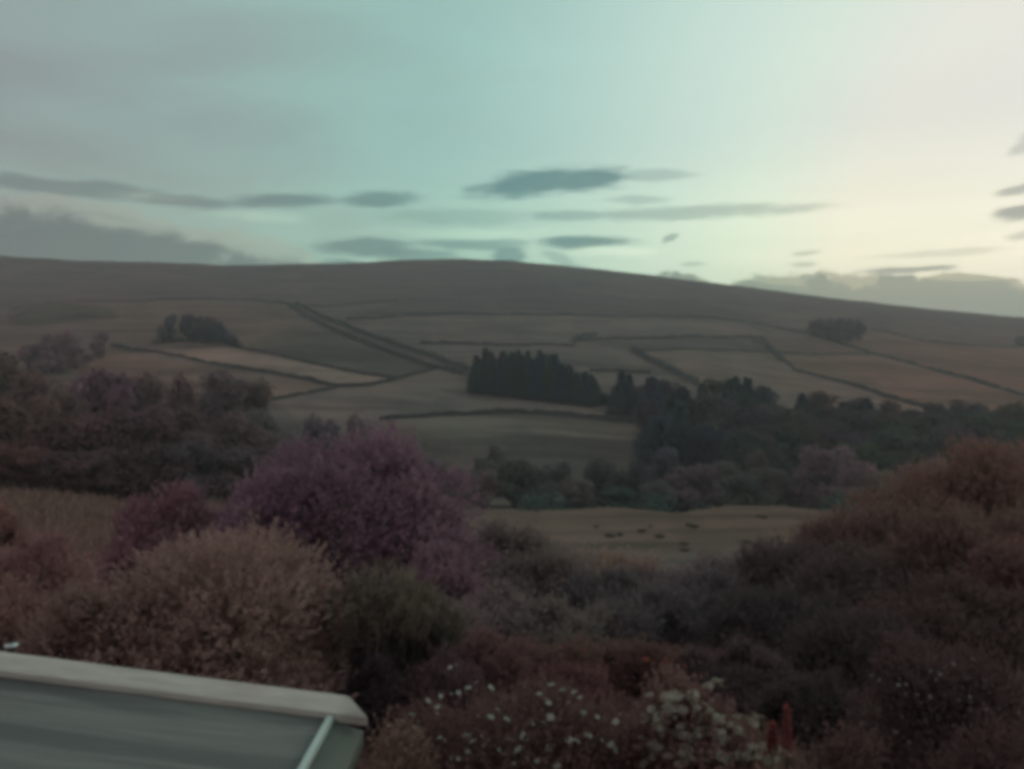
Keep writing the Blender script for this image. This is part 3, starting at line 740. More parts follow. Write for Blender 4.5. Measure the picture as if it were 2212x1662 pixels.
# ------------------------------------------------------------------ the wood on the left
LEFT = [
    (10, 765, 130, 190, RUST, 'reddish tree at the left edge, highest in the near wood'),
    (68, 800, 110, 180, RUST, 'reddish tree second from the left edge of the near wood'),
    (25, 850, 170, 130, RUST, 'broad reddish tree at the left edge of the near wood'),
    (150, 845, 120, 150, RUST, 'rusty tree below the small pale gap of field'),
    (235, 793, 140, 170, PURP, 'purple tree crowning the left half of the near wood'),
    (315, 796, 120, 178, PURP, 'purple tree right of the highest purple crown'),
    (390, 812, 110, 160, (.072, .070, .074), 'dark tree in the middle of the near wood top'),
    (470, 798, 110, 200, GREY, 'thin grey tree at the right of the near wood top'),
    (532, 812, 100, 205, (.110, .096, .096), 'pale grey brown tree at the right end of the near wood'),
    (110, 905, 150, 120, RUST, 'broad rusty tree low in the left wood'),
    (205, 885, 150, 125, (.108, .078, .080), 'purplish brown tree in the left wood centre'),
    (300, 870, 150, 130, (.098, .074, .084), 'dull purple tree in front of the purple crowns'),
    (395, 880, 150, 135, (.074, .072, .074), 'dark grey green tree right of the dull purple one'),
    (490, 890, 140, 150, (.10, .10, .105), 'dark grey tree above the purple shrub'),
    (570, 880, 110, 165, (.11, .108, .115), 'grey tree between the wood and the purple tree'),
    (40, 960, 160, 105, (.110, .074, .064), 'low rusty tree at the lower left of the wood'),
    (150, 975, 130, 104, (.108, .075, .066), 'low brown tree above the grass slope'),
    (240, 970, 130, 106, (.095, .072, .068), 'low dark brown tree above the end of the grass slope'),
    (335, 960, 140, 108, (.080, .070, .072), 'low dark tree right of the grass slope'),
    (430, 955, 140, 112, (.072, .070, .074), 'low shadowy tree left of the purple tree'),
    (530, 965, 130, 116, (.09, .09, .095), 'low grey tree close behind the purple tree'),
]
for k, (px, t, wv_, d, c, lb) in enumerate(LEFT): tree(px, t - 8, wv_ * 1.5, d, tuple(.5 * a + .5 * b for a, b in zip(c, (.096, .070, .068))), lb, 'wood on the left', k + 1)

# ------------------------------------------------------------------ rush tussocks on the mounds
def tussock_mesh():
    r = np.random.default_rng(77); n = 260
    a = r.uniform(0, 6.28, n); q = np.sqrt(r.random(n)) * .35
    P = np.stack([np.cos(a) * q, np.sin(a) * q, np.zeros(n)], 1)
    D = unit(np.stack([np.cos(a) * q * 1.6, np.sin(a) * q * 1.6, np.full(n, .9)], 1))
    V, Fq = leaves(P, D, .75, .09, 78, .12)
    return mesh_np('rush_tussock', V, Fq, M['leaf'], False, {'tint': r.random(n)})
TUS = tussock_mesh()
tp = [(1288, 1140), (1318, 1160), (1340, 1158), (1425, 1163), (1500, 1140), (1488, 1136), (1478, 1178), (1640, 1118), (1650, 1120), (1614, 1176), (1478, 1192), (1386, 1150), (1145, 1100), (1160, 1106), (1405, 1140)]
for i, (px, py) in enumerate(tp):
    x, y = hit(px, py, 60)
    o = link('rush_tussock', TUS, loc=(x, y, gz(x, y) - .05), color=(.085, .080, .066)); q = random.uniform(.35, .65); o.scale = (q * 1.9, q * 1.4, q); o.rotation_euler[2] = random.uniform(0, 6)
    tag(o, 'dark rush tussock dotted on the %s pale grass mound' % ('left' if px < 1445 else 'right'), 'tussock', 'rush tussocks on the mounds')

# ================================================================== near shrubs, each with a crown of its own
def dome(seed, k, amp=1.0):
    """clumps over a dome, z from 0 to 1, half width .5"""
    r = np.random.default_rng(seed); c = []; p = r.uniform(0, 6.28, 3)
    for _ in range(k):
        a = r.uniform(0, 6.283); t = np.sqrt(r.random()) * 1.0; h = r.random() ** .7
        lobe = 1 + amp * (.22 * np.sin(2 * a + p[0]) + .16 * np.sin(3 * a + p[1])); hm = 1 - amp * .26 * t * (1 + np.sin(a + p[2])) * .8 - .10 * r.random()
        rad = .42 * np.sqrt(max(0, 1 - (h * .92) ** 2.2)) * (.35 + .65 * t) * lobe
        c.append((np.cos(a) * rad, np.sin(a) * rad, .08 + h * .82 * hm))
    c = np.array(c); c[:, 2] *= .88 / c[:, 2].max()
    return c, r.uniform(.06, .17, k)

def shrub(px, top, wpx, depth, color, label, seed, n=14000, leaf=.03, twig=7, twig_len=.10, aspect=.45, group=None, name='shrub', cat='shrub', clumps=None, up=.3, k=34, amp=1.0):
    x = (px - CX) / F * depth; h = (CY - top) / F * depth + EYE - gz(x, depth); wd = wpx / F * depth
    wd *= 1.12; cm = dome(seed, k, amp) if clumps is None else clumps
    o = empty(name, (x, depth, gz(x, depth)))
    # leaf size is metric: build the crown at its true size
    cs = cm[0] * np.array([wd, wd, h * .94]); rad = cm[1] * (wd * wd * h) ** (1 / 3) * .95
    r = np.random.default_rng(seed)
    m = n // twig
    i = r.choice(len(cs), m, p=rad ** 2 / (rad ** 2).sum())
    d = unit(r.normal(0, 1, (m, 3)) + np.array([0, 0, .2]))
    fr = np.clip(1 - np.abs(r.normal(0, .3, m)), .05, 1.1)
    P = cs[i] + d * (rad[i] * fr)[:, None]
    O = unit(P - np.array([0, 0, h * .35]))
    dirs = unit(O * .5 + d * .5 + np.array([0, 0, up]) + r.normal(0, .28, (m, 3)))
    tt = np.tile(np.linspace(0, 1, twig), m); ln = np.repeat(r.uniform(.5, 1.5, m) * np.where(r.random(m) < .07, 2.0, 1.0) * twig_len, twig)
    P2 = np.repeat(P, twig, 0) + np.repeat(dirs, twig, 0) * (tt * ln)[:, None]
    side = r.normal(0, .8, P2.shape)
    V, Fq = leaves(P2, np.repeat(dirs, twig, 0) + side, leaf, aspect, seed + 1, .2, 0.0, np.repeat(d * .35 + O * .45, twig, 0) + np.array([0, 0, .5]))
    ok = V.reshape(-1, 4, 3)[:, :, 2].min(1) > -.1
    V = V.reshape(-1, 4, 3)[ok].reshape(-1, 3); Fq = np.arange(len(V)).reshape(-1, 4)
    ci = r.random(len(cs))[i]
    tint = np.clip(.22 * np.repeat(ci, twig) + .38 * np.repeat(r.random(m), twig) + .40 * r.random(m * twig), 0, 1)[ok]
    link('crown', mesh_np('crown', V, Fq, M['leaf'], False, {'tint': tint}), o, color=color)
    rr = random.Random(seed); b = MB()
    for s in range(9):
        a = rr.uniform(0, 6.28); q = rr.uniform(.1, .36) * wd
        b.tube([(math.cos(a) * .04 * wd, math.sin(a) * .04 * wd, -.1), (math.cos(a) * q * .5, math.sin(a) * q * .5, h * .4), (math.cos(a) * q, math.sin(a) * q, h * .82)], [.018 * wd + .01, .01 * wd + .006, .004], 5)
    link('stem', b.mesh('stem', M['bark'], True), o)
    tag(o, label, cat, group)
    return o

# purple trees in the middle ground
shrub(750, 928, 540, 40, (.162, .114, .137), 'tall purple leaved tree in the middle distance left of centre', 11, 60000, .19, 6, .5, .5, 'purple trees', 'purple_tree', 'tree', up=.4, k=70, amp=.5)
shrub(905, 1010, 270, 38, (.165, .114, .136), 'lower right shoulder of purple foliage beside the tall purple tree', 12, 20000, .20, 6, .5, .5, 'purple trees', 'purple_tree', 'tree', up=.5)
shrub(560, 995, 290, 37, (.170, .112, .138), 'lower purple tree against the left side of the tall one', 13, 20000, .20, 6, .5, .5, 'purple trees', 'purple_tree', 'tree', up=.5)
shrub(345, 1040, 290, 35, (.165, .098, .112), 'wine red shrub leftmost of the purple group', 14, 22000, .18, 6, .45, .5, 'purple trees', 'purple_shrub', 'shrub', up=.5)
shrub(960, 1180, 190, 32, (.160, .108, .128), 'dull purple shrub sloping down right of the tall purple tree', 15, 14000, .15, 6, .4, .5, 'purple trees', 'purple_shrub', 'shrub', up=.4)
# left edge
shrub(10, 1085, 130, 40, (.17, .105, .09), 'rusty bush on the grass slope at the left edge', 16, 9000, .18, 6, .4, .5)
shrub(40, 1160, 330, 19, (.175, .110, .105), 'reddish shrub at the left edge behind the feathery bush', 17, 24000, .09, 6, .25, .5)
shrub(60, 1270, 320, 14.5, (.165, .112, .095), 'dark reddish shrub at the left edge above the roof', 18, 22000, .07, 6, .2, .5)
# the big feathery bush and its neighbour
shrub(445, 1178, 640, 13.5, (.192, .143, .122), 'large light brown feathery bush beyond the roof edge', 21, 72000, .085, 9, .24, .42, None, 'feathery_bush', 'bush', up=.45, k=110, amp=.15)
shrub(215, 1270, 300, 12.6, (.165, .122, .102), 'lower left part of brown foliage beside the large feathery bush', 22, 22000, .07, 9, .2, .42, None, 'feathery_bush', 'bush', up=.45)

def tall_grass(px, top, wpx, depth, color, label, seed):
    """clump of tall stems with plumed tops"""
    x = (px - CX) / F * depth; h = (CY - top) / F * depth + EYE - gz(x, depth); wd = wpx / F * depth
    r = np.random.default_rng(seed); o = empty('plumed_grass', (x, depth, gz(x, depth)))
    b = MB(); PP = []; DD = []
    for s in range(170):
        a = r.uniform(0, 6.28); q = math.sqrt(r.random()); bx_, by_ = math.cos(a) * q * wd * .32, math.sin(a) * q * wd * .32
        hh = h * (1 - .22 * q * q) * r.uniform(.80, 1.02); lean = q * wd * .20
        tipx, tipy = bx_ + math.cos(a) * lean + .1 * wd, by_ + math.sin(a) * lean
        b.tube([(bx_, by_, -.05), ((bx_ + tipx) / 2, (by_ + tipy) / 2, hh * .55), (tipx, tipy, hh * .93)], [.012, .009, .004], 4)
        for k in range(36):
            t = r.random() ** .6
            PP.append((bx_ + (tipx - bx_) * (.4 + .6 * t) + r.normal(0, .03), by_ + (tipy - by_) * (.4 + .6 * t) + r.normal(0, .03), hh * (.68 + .29 * t)))
            DD.append((math.cos(a) * .5 + r.normal(0, .4), math.sin(a) * .5 + r.normal(0, .4), .5 + r.normal(0, .4)))
    V, Fq = leaves(np.array(PP), np.array(DD), .15, .14, seed, .2)
    link('plume', mesh_np('plume', V, Fq, M['leaf'], False, {'tint': r.random(len(PP))}), o, color=color)
    link('stem', b.mesh('stem', M['bark'], False), o)
    return tag(o, label, 'grass clump')
tall_grass(800, 1200, 250, 14.2, (.118, .106, .082), 'tall clump with yellowish plumes and dark stems beside the feathery bush', 31)
tall_grass(900, 1270, 170, 15.5, (.105, .095, .076), 'smaller plumed clump on the right of the tall one', 32)

# scrub in the middle of the slope
G1, G2, G3 = (.122, .106, .094), (.090, .086, .084), (.112, .094, .094)
MID = [
    (1090, 1145, 230, 55, G1, 'greyish scrub on the slope right of the purple trees'),
    (1210, 1205, 200, 60, (.17, .145, .125), 'pale brown scrub just below the left mound'),
    (1330, 1225, 190, 58, (.19, .150, .118), 'lighter tan bush in the middle of the slope'),
    (1040, 1200, 230, 40, G3, 'dull mauve bush right of the purple shrubs'),
    (1180, 1230, 240, 40, G1, 'grey brown bush in the middle of the slope'),
    (1310, 1255, 230, 38, G2, 'dark bush left of the deep hollow'),
    (1440, 1255, 230, 40, G3, 'dark mauve bush above the deep hollow'),
    (1560, 1240, 220, 44, G3, 'dull bush between the mounds and the right thicket'),
    (1660, 1222, 200, 48, (.14, .115, .105), 'brown bush at the foot of the right mound'),
    (1540, 1262, 240, 31, (.105, .098, .098), 'grey bush at the right side of the deep hollow'),
    (1400, 1300, 250, 27, G2, 'dark green bush in the deep hollow'),
    (1230, 1320, 240, 26, (.125, .118, .10), 'green brown bush below the deep hollow on its left'),
    (1070, 1300, 240, 26, (.135, .115, .108), 'brown bush right of the plumed grass'),
    (960, 1330, 190, 21, (.13, .105, .10), 'dull bush close behind the plumed grass'),
]
for k, (px, t, wv_, d, c, lb) in enumerate(MID): shrub(px, t, wv_ * 1.2, d, c, lb, 40 + k, 17000, .0042 * d + .02, 6, .010 * d + .1, .5, 'scrub in the middle of the slope')

# thicket on the right
TH = [
    (2190, 960, 480, 36, (0.151, 0.101, 0.082), 'tall rusty tree at the right edge, top of the thicket', 42000),
    (2010, 1010, 400, 35, (0.147, 0.101, 0.082), 'rusty brown tree left of the tallest in the right thicket', 36000),
    (1860, 1085, 340, 34, (0.127, 0.092, 0.078), 'brown tree sloping down at the left of the thicket', 30000),
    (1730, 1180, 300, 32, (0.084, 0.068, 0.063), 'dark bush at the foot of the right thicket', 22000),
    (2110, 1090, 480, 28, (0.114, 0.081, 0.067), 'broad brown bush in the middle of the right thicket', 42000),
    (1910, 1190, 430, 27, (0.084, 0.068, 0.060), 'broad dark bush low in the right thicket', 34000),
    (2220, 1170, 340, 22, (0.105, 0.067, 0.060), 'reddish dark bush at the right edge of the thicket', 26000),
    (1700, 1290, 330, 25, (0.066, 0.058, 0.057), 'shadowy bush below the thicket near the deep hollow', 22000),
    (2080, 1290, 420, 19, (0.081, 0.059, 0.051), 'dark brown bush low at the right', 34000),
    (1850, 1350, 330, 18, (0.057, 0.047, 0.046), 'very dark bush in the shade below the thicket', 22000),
]
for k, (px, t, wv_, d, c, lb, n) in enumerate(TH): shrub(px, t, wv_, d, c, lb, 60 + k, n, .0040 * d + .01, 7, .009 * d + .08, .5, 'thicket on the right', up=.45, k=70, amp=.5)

# garden shrubs
GD = [
    (1080, 1385, 330, 17, (0.115, 0.073, 0.068), 'reddish brown garden shrub right of the plumed grass', 22000),
    (1290, 1385, 300, 16.5, (0.115, 0.081, 0.068), 'brown garden shrub with a few red flowers', 22000),
    (1440, 1400, 220, 16, (0.107, 0.070, 0.061), 'reddish garden shrub with flowers left of the dark dome', 16000),
    (1590, 1398, 250, 15.5, (0.081, 0.063, 0.062), 'smooth dark dome shaped garden shrub', 24000),
    (1760, 1470, 240, 13, (0.056, 0.046, 0.046), 'dark low shrub behind the red flower spikes', 16000),
    (960, 1440, 230, 13, (0.085, 0.057, 0.059), 'dark reddish shrub behind the white roses', 16000),
    (1230, 1450, 330, 12, (0.111, 0.064, 0.063), 'reddish shrub just behind the white roses', 20000),
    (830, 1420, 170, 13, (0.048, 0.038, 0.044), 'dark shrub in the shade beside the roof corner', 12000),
]
GO = [shrub(px, t, wv_, d, c, lb, 80 + k, n, .0042 * d, 7, .010 * d, .5, 'garden shrubs') for k, (px, t, wv_, d, c, lb, n) in enumerate(GD)]

# ------------------------------------------------------------------ flowers
def rose_mesh():
    V = []; Fq = []; r = random.Random(3)
    for ring, (n, L, tilt, z) in enumerate(((6, 1.0, .25, 0), (5, .72, .75, .06), (4, .42, 1.2, .1))):
        for k in range(n):
            a = 6.283 * k / n + ring * .5 + r.uniform(-.15, .15)
            ca, sa = math.cos(a), math.sin(a); b = len(V); l = L * r.uniform(.85, 1.1)
            def P(q, s, up): return (ca * q * l * math.cos(tilt) - sa * s * l, sa * q * l * math.cos(tilt) + ca * s * l, z + q * l * math.sin(tilt) * .8 + up)
            V += [P(.05, 0, 0), P(.55, -.38, .02), P(1.0, 0, -.05), P(.55, .38, .02)]; Fq.append([b, b + 1, b + 2, b + 3])
    return mesh_np('flower', V, Fq, M['petal'], False, {'tint': [random.random() for _ in Fq]})

def umbel_mesh():
    r = np.random.default_rng(9); n = 42
    a = r.uniform(0, 6.28, n); q = np.sqrt(r.random(n))
    P = np.stack([np.cos(a) * q, np.sin(a) * q * .8, .25 * (1 - q * q) + r.normal(0, .04, n)], 1)
    V = []
    for p in P:
        t = r.uniform(0, 1.57)
        for k in range(4):
            b = t + k * math.pi / 2
            V.append((p[0] + .17 * math.cos(b), p[1] + .17 * math.sin(b), p[2] + r.normal(0, .03)))
    Fq = np.arange(n * 4).reshape(n, 4)
    return mesh_np('flower', np.array(V), Fq, M['petal'], False, {'tint': r.random(n)})
ROSE, UMB = rose_mesh(), umbel_mesh()

def add_flowers(o, pix, size, color, mesh, depth, seed, jitter=.25):
    """flowers on the face of a shrub: each sits on the crown where the photograph shows it"""
    r = random.Random(seed)
    cr = [c for c in o.children if c.name.startswith('crown')][0]
    co = np.empty(len(cr.data.vertices) * 3, np.float32); cr.data.vertices.foreach_get('co', co)
    co = co.reshape(-1, 3)[::4] + np.array(o.location)
    pu = co[:, 0] / co[:, 1]; pv = (co[:, 2] - EYE) / co[:, 1]
    for (px, py) in pix:
        u, e = (px - CX) / F, (CY - py) / F
        near = np.nonzero((np.abs(pu - u) < 26 / F) & (np.abs(pv - e) < 26 / F))[0]
        if len(near):
            y = float(np.sort(co[near, 1])[max(0, int(len(near) * .04))]) - .05
        else: y = o.location.y - .1
        f = link('flower', mesh, o, color=color)
        f.location = (u * y - o.location.x, y - o.location.y, e * y + EYE - o.location.z)
        q = size * r.uniform(.65, 1.35); f.scale = (q, q, q)
        f.rotation_euler = (r.uniform(.1, 1.0), r.uniform(-.5, .5), r.uniform(0, 6.28))

rb = shrub(1060, 1492, 560, 9.0, (.094, .065, .056), 'leafy bush with scattered small white roses at the bottom centre', 91, 42000, .055, 6, .16, .55, None, 'rose_bush', 'bush', k=50)
eb = shrub(1530, 1478, 330, 8.5, (.125, .084, .074), 'bush covered in flat creamy white flower heads right of centre', 92, 34000, .060, 6, .16, .55, None, 'flowering_bush', 'bush', k=40)
sb = shrub(2050, 1402, 420, 10.5, (.070, .051, .047), 'dark bush sprinkled with tiny white blossoms at the lower right', 93, 40000, .050, 6, .16, .55, None, 'blossom_bush', 'bush', k=46)
shrub(1800, 1580, 260, 8.2, (.085, .060, .052), 'low dark garden plant right of the red flower spikes', 94, 16000, .05, 6, .14, .5)
shrub(2160, 1560, 260, 8.0, (.072, .050, .046), 'dark reddish plant in the bottom right corner', 95, 16000, .05, 6, .14, .5)
shrub(860, 1540, 170, 8.0, (.140, .10, .078), 'low leafy plant just right of the roof corner', 96, 12000, .05, 6, .14, .5)
fr_ = random.Random(12)
WHITE, CREAM = (.48, .50, .44), (.46, .45, .37)
rp = [(985, 1437), (973, 1443), (1030, 1475), (1012, 1488), (990, 1497), (975, 1500), (952, 1505), (925, 1515), (945, 1528), (1060, 1487), (940, 1540), (1190, 1480), (1215, 1492), (1240, 1497), (1205, 1510), (1228, 1520), (1253, 1508), (1185, 1520), (1170, 1535),
      (1165, 1500), (1178, 1512), (1260, 1540), (1290, 1550), (1130, 1590), (1100, 1600), (960, 1600), (870, 1560), (890, 1545), (905, 1560), (900, 1590), (880, 1620), (930, 1625), (1010, 1625), (1045, 1610), (1090, 1630), (1110, 1650), (1300, 1600),
      (1330, 1560), (1340, 1545), (1320, 1610), (840, 1570), (850, 1640), (990, 1640), (1160, 1645), (1230, 1600), (1270, 1590), (1060, 1550), (1075, 1535)]
rp += [(fr_.uniform(840, 1340), fr_.uniform(1545, 1660)) for _ in range(34)]
add_flowers(rb, rp, .042, WHITE, ROSE, 9.0, 1)
ep = []
for cx_, cy_, rx_, ry_, nn in ((1470, 1500, 45, 10, 10), (1440, 1530, 40, 18, 12), (1520, 1540, 40, 14, 10), (1590, 1560, 40, 14, 12), (1480, 1580, 50, 16, 14), (1420, 1560, 30, 18, 8), (1560, 1590, 50, 14, 12), (1640, 1620, 50, 16, 14), (1450, 1625, 60, 22, 18), (1560, 1640, 60, 18, 14), (1670, 1645, 30, 12, 6), (1400, 1610, 20, 30, 6), (1540, 1480, 20, 8, 4)):
    for _ in range(nn): ep.append((cx_ + fr_.gauss(0, rx_ * .6), cy_ + fr_.gauss(0, ry_ * .6)))
add_flowers(eb, ep, .056, CREAM, UMB, 8.5, 2)
sp_ = [(1905, 1412), (1890, 1425), (1930, 1440), (1915, 1455), (1960, 1460), (1900, 1470), (1985, 1475), (1940, 1480), (2010, 1450), (2060, 1435), (2100, 1425)]
sp_ += [(fr_.uniform(1870, 2110), fr_.uniform(1440, 1610)) for _ in range(46)] + [(fr_.uniform(2080, 2210), fr_.uniform(1430, 1640)) for _ in range(10)]
add_flowers(sb, sp_, .024, (.36, .35, .35), ROSE, 10.5, 3)
add_flowers(GO[1], [(1212, 1398), (1262, 1404), (1330, 1402), (1350, 1420), (1235, 1425), (1300, 1432), (1275, 1450)], .06, (.42, .13, .10), ROSE, 16.5, 4)
add_flowers(GO[2], [(1395, 1425), (1440, 1430), (1480, 1440), (1420, 1452), (1455, 1462)], .06, (.40, .13, .10), ROSE, 16, 5)

def lupin(px, top, bot, depth, label):
    """flower spike: whorls of small blossoms tapering to a point over a stem with palm-shaped leaves"""
    x = (px - CX) / F * depth; z0 = gz(x, depth); o = empty('lupin', (x, depth, z0))
    zt = (CY - top) / F * depth + EYE - z0; zb = (CY - bot) / F * depth + EYE - z0
    r = np.random.default_rng(int(px)); P = []; D = []
    for k in range(22):
        t = k / 21; rad = .046 * (1 - t) ** .8 + .004; n = 14 if k < 16 else 7
        for j in range(n):
            a = 6.283 * j / n + k * .4
            P.append((math.cos(a) * rad * .6, math.sin(a) * rad * .6, zb + (zt - zb) * t)); D.append((math.cos(a), math.sin(a), .55))
    V, Fq = leaves(np.array(P), np.array(D), .036, .7, int(px), .25)
    link('flower_spike', mesh_np('flower_spike', V, Fq, M['petal'], False, {'tint': r.random(len(P))}), o, color=(.25, .078, .078))
    link('stem', MB().tube([(0, 0, -.05), (.01, 0, zb * .5), (0, 0, zt * .98)], [.012, .010, .004], 6).mesh('stem', M['bark'], True), o)
    P = []; D = []
    for k in range(26):
        a = r.uniform(0, 6.28); z = zb * r.uniform(.4, .95); l = r.uniform(.12, .3)
        for j in range(7):
            b = 6.283 * j / 7; P.append((math.cos(a) * l, math.sin(a) * l, z)); D.append((math.cos(b), math.sin(b), .3))
    V, Fq = leaves(np.array(P), np.array(D), .11, .28, int(px) + 1, .1)
    link('foliage', mesh_np('foliage', V, Fq, M['leaf'], False, {'tint': r.random(len(P))}), o, color=(.15, .10, .075))
    return tag(o, label, 'lupin', 'red lupins')
lupin(1700, 1524, 1625, 8.0, 'taller red lupin spike at the bottom right of the white bush')
lupin(1668, 1562, 1628, 8.0, 'shorter red lupin spike left of the taller one')

# ------------------------------------------------------------------ undergrowth and grass that nobody could count
def undergrowth():
    r = np.random.default_rng(55); n = 130000
    y = 7.0 * (112 / 7.0) ** r.random(n); u = r.uniform(-.95, .95, n); x = u * y
    ok = (y < 62) | (u < -.28); x, y = x[ok], y[ok]; n = len(x)
    z = ground_rel(x, y) + EYE
    D = np.stack([r.normal(0, .45, n), r.normal(0, .45, n), np.ones(n)], 1)
    V, Fq = leaves(np.stack([x, y, z - .02], 1), unit(D), 1.0, .22, 56, .15)
    Q = V.reshape(-1, 4, 3); b = np.stack([x, y, z - .02], 1)[:, None, :]
    Q = b + (Q - b) * (.10 + .009 * y)[:, None, None] * 1.3
    me = mesh_np('undergrowth', Q.reshape(-1, 3), Fq, M['leaf'], False, {'tint': r.random(n)})
    tag(link('undergrowth', me, color=(.125, .092, .074)), 'rough grass and undergrowth between the shrubs', 'undergrowth', kind='stuff')
undergrowth()

# ================================================================== lean-to roof below the window
def roof_mats():
    m, w = new_mat('weathered_felt'); tc = w.node('ShaderNodeTexCoord').outputs['Object']
    a = w.noise(w.vmath('MULTIPLY', tc, (.7, 7, 3)), 1.6, 5.0, .6, .3).outputs[0]
    b = w.noise(w.vmath('MULTIPLY', tc, (.45, 3.0, 1)), 1.3, 4.0, .55, .5).outputs[0]
    c_ = w.mix(w.mapr(a, .40, .70), (.150, .150, .146, 1), (.195, .192, .184, 1))
    c_ = w.mix(w.math('MULTIPLY', w.mapr(b, .48, .62), .75), c_, (.070, .073, .078, 1))
    g = w.noise(tc, 60, 4.0, .7).outputs[0]
    c_ = w.mix(w.math('MULTIPLY', w.mapr(g, .4, .8), .25), c_, (.14, .145, .14, 1))
    M['felt'] = finish(m, w, principled(w, c_, .62, .35, bump(w, g, .15, .01)))
    m, w = new_mat('weathered_capping'); tc = w.node('ShaderNodeTexCoord').outputs['Object']
    a = w.noise(w.vmath('MULTIPLY', tc, (1.2, 14, 8)), 2.0, 5.0, .6, .2).outputs[0]
    b = w.noise(tc, 3.0, 4.0, .6).outputs[0]
    c_ = w.mix(w.mapr(a, .35, .7), (.48, .475, .41, 1), (.63, .615, .535, 1))
    c_ = w.mix(w.math('MULTIPLY', w.mapr(b, .52, .75), .6), c_, (.50, .45, .40, 1))
    sx = w.node('ShaderNodeSeparateXYZ'); w.put(sx.inputs[0], tc)
    c_ = w.mix(w.math('MULTIPLY', w.mapr(sx.outputs[0], -.20, -.10), w.mapr(b, .35, .6, .35, .8)), c_, (.30, .285, .25, 1))   # lichen on the cut end
    M['cap'] = finish(m, w, principled(w, c_, .7, .3, bump(w, b, .2, .01)))
    m, w = new_mat('aluminium_strip'); M['alu'] = finish(m, w, principled(w, (.62, .72, .70, 1), .35, .5, None, .35))  # pale metal; on the roof edge it stands in for a highlight
    m, w = new_mat('painted_eaves'); tc = w.node('ShaderNodeTexCoord').outputs['Object']; b = w.noise(tc, 9, 4.0).outputs[0]
    M['eaves'] = finish(m, w, principled(w, w.mix(b, (.085, .10, .085, 1), (.12, .13, .11, 1)), .6, .3))
    m, w = new_mat('rendered_wall'); tc = w.node('ShaderNodeTexCoord').outputs['Object']; b = w.noise(tc, 7, 5.0).outputs[0]
    M['render'] = finish(m, w, principled(w, w.mix(b, (.22, .21, .19, 1), (.34, .32, .29, 1)), .9, .1, bump(w, b, .3)))
roof_mats()

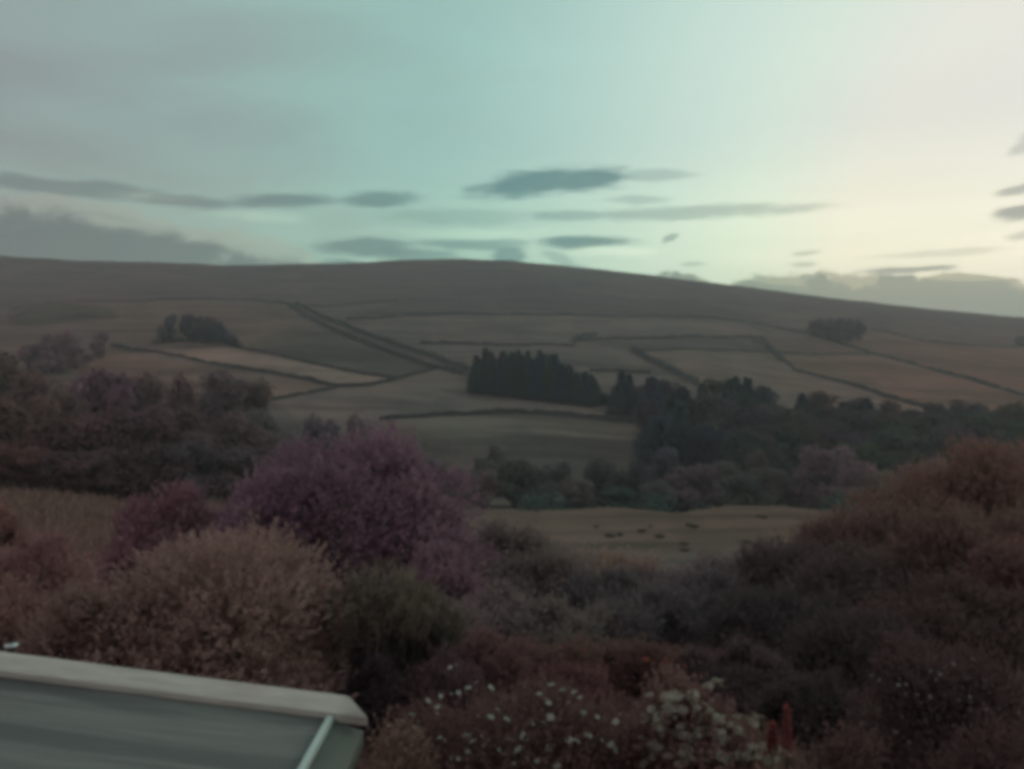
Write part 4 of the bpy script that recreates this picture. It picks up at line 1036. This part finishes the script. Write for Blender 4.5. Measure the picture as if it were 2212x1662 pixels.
def lean_to():
    ox, oy = -.87, 5.06
    o = empty('lean_to', (ox, oy, 0.0))
    SL = .128                                            # fall of the roof toward the right
    ztop = EYE - 1.985                                   # front bottom corner of the capping at the right end
    def zr(x): return ztop - SL * x                      # x local, negative to the left
    xl, yn = -3.6, -4.3
    # deck
    b = MB(); t = .05
    b.hexa([(xl, yn, zr(xl) - t - .03), (-.235, yn, zr(-.235) - t - .03), (-.235, .06, zr(-.235) - t - .03), (xl, .06, zr(xl) - t - .03),
            (xl, yn, zr(xl) - .03), (-.235, yn, zr(-.235) - .03), (-.235, .06, zr(-.235) - .03), (xl, .06, zr(xl) - .03)])
    link('roof_deck', b.mesh('roof_deck', M['felt']), o)
    # capping along the far verge: rounded profile, mitred point at the right end
    prof_ = [(-.012, -.045), (-.012, .004), (.0, .012), (.125, .058), (.14, .059), (.178, .045), (.18, .02), (.18, -.10)]   # (y, z)
    V = []; Fq = []
    xs = list(np.linspace(xl, -.24, 9)) + [-.14, None]
    for xi in xs:
        for (py, pz) in prof_:
            if xi is None: x = 0.012 - .16 * max(0, py + .012) / .19 * 1.0 - max(0, pz) * .25
            else: x = xi - (0 if xi < -.2 else .1 * py)
            V.append((x, py, zr(x) + pz + random.uniform(-.0015, .0015)))
    k = len(prof_)
    for i in range(len(xs) - 1):
        for j in range(k - 1): Fq.append([i * k + j, (i + 1) * k + j, (i + 1) * k + j + 1, i * k + j + 1])
    bs = len(V) - k
    for j in range(1, k - 2, 1): Fq.append([bs, bs + j, bs + j + 1, bs + j + 1])
    Fq = [f if f[2] != f[3] else f for f in Fq]
    me = bpy.data.meshes.new('verge_capping'); me.from_pydata(V, [], [tuple(dict.fromkeys(f)) for f in Fq]); me.materials.append(M['cap']); me.update()
    c = link('verge_capping', me, o)
    # edge highlight put in as a pale strip, and the board outside it
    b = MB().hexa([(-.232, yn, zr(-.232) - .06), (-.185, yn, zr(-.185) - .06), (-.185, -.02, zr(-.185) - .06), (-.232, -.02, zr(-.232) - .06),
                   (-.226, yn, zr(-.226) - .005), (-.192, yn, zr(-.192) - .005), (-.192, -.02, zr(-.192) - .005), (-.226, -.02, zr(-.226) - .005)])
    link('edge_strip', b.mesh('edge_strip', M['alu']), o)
    b = MB().hexa([(-.184, yn, zr(-.18) - .12), (-.012, yn, zr(0) - .17), (-.012, -.015, zr(0) - .17), (-.184, -.015, zr(-.18) - .12),
                   (-.184, yn, zr(-.18) - .035), (-.012, yn, zr(0) - .075), (-.012, -.015, zr(0) - .075), (-.184, -.015, zr(-.18) - .035)])
    link('eaves_board', b.mesh('eaves_board', M['eaves']), o)
    b = MB().box(xl, -.15, yn, .10, 0 - .3, zr(-.15) - .19)
    link('wall', b.mesh('wall', M['render']), o)
    tag(o, 'lean-to roof of grey felt with a pale capped edge at the lower left', 'roof')
lean_to()

def garden_post():
    d = 7.6; px = 24; x = (px - CX) / F * d; z0 = gz(x, d); zt = (CY - 1393) / F * d + EYE - z0
    o = empty('garden_post', (x, d, z0))
    link('post', MB().tube([(0, 0, -.2), (0, 0, zt - .012)], [.035, .03], 8).mesh('post', M['bark'], True), o)
    link('cap', MB().tube([(0, 0, zt - .016), (0, 0, zt), (0, 0, zt + .012)], [.055, .06, .03], 10).mesh('cap', M['alu'], True), o)
    tag(o, 'small pale cap on a dark post at the left edge above the roof', 'post')
garden_post()

# ================================================================== the evening air
def haze():
    m, w = new_mat('evening_air')
    v = w.node('ShaderNodeVolumePrincipled')
    v.inputs['Color'].default_value = (.86, .93, .95, 1); v.inputs['Density'].default_value = 0.00036; v.inputs['Anisotropy'].default_value = 0.3
    o = w.node('ShaderNodeOutputMaterial'); m.node_tree.links.new(v.outputs[0], o.inputs['Volume'])
    zmin, zmax = -60, 226
    b = MB().box(-4200, 4200, -350, 3000, zmin, zmax)
    h = link('haze', b.mesh('haze', m)); tag(h, 'thin evening haze over the dale', 'haze', kind='stuff')
haze()
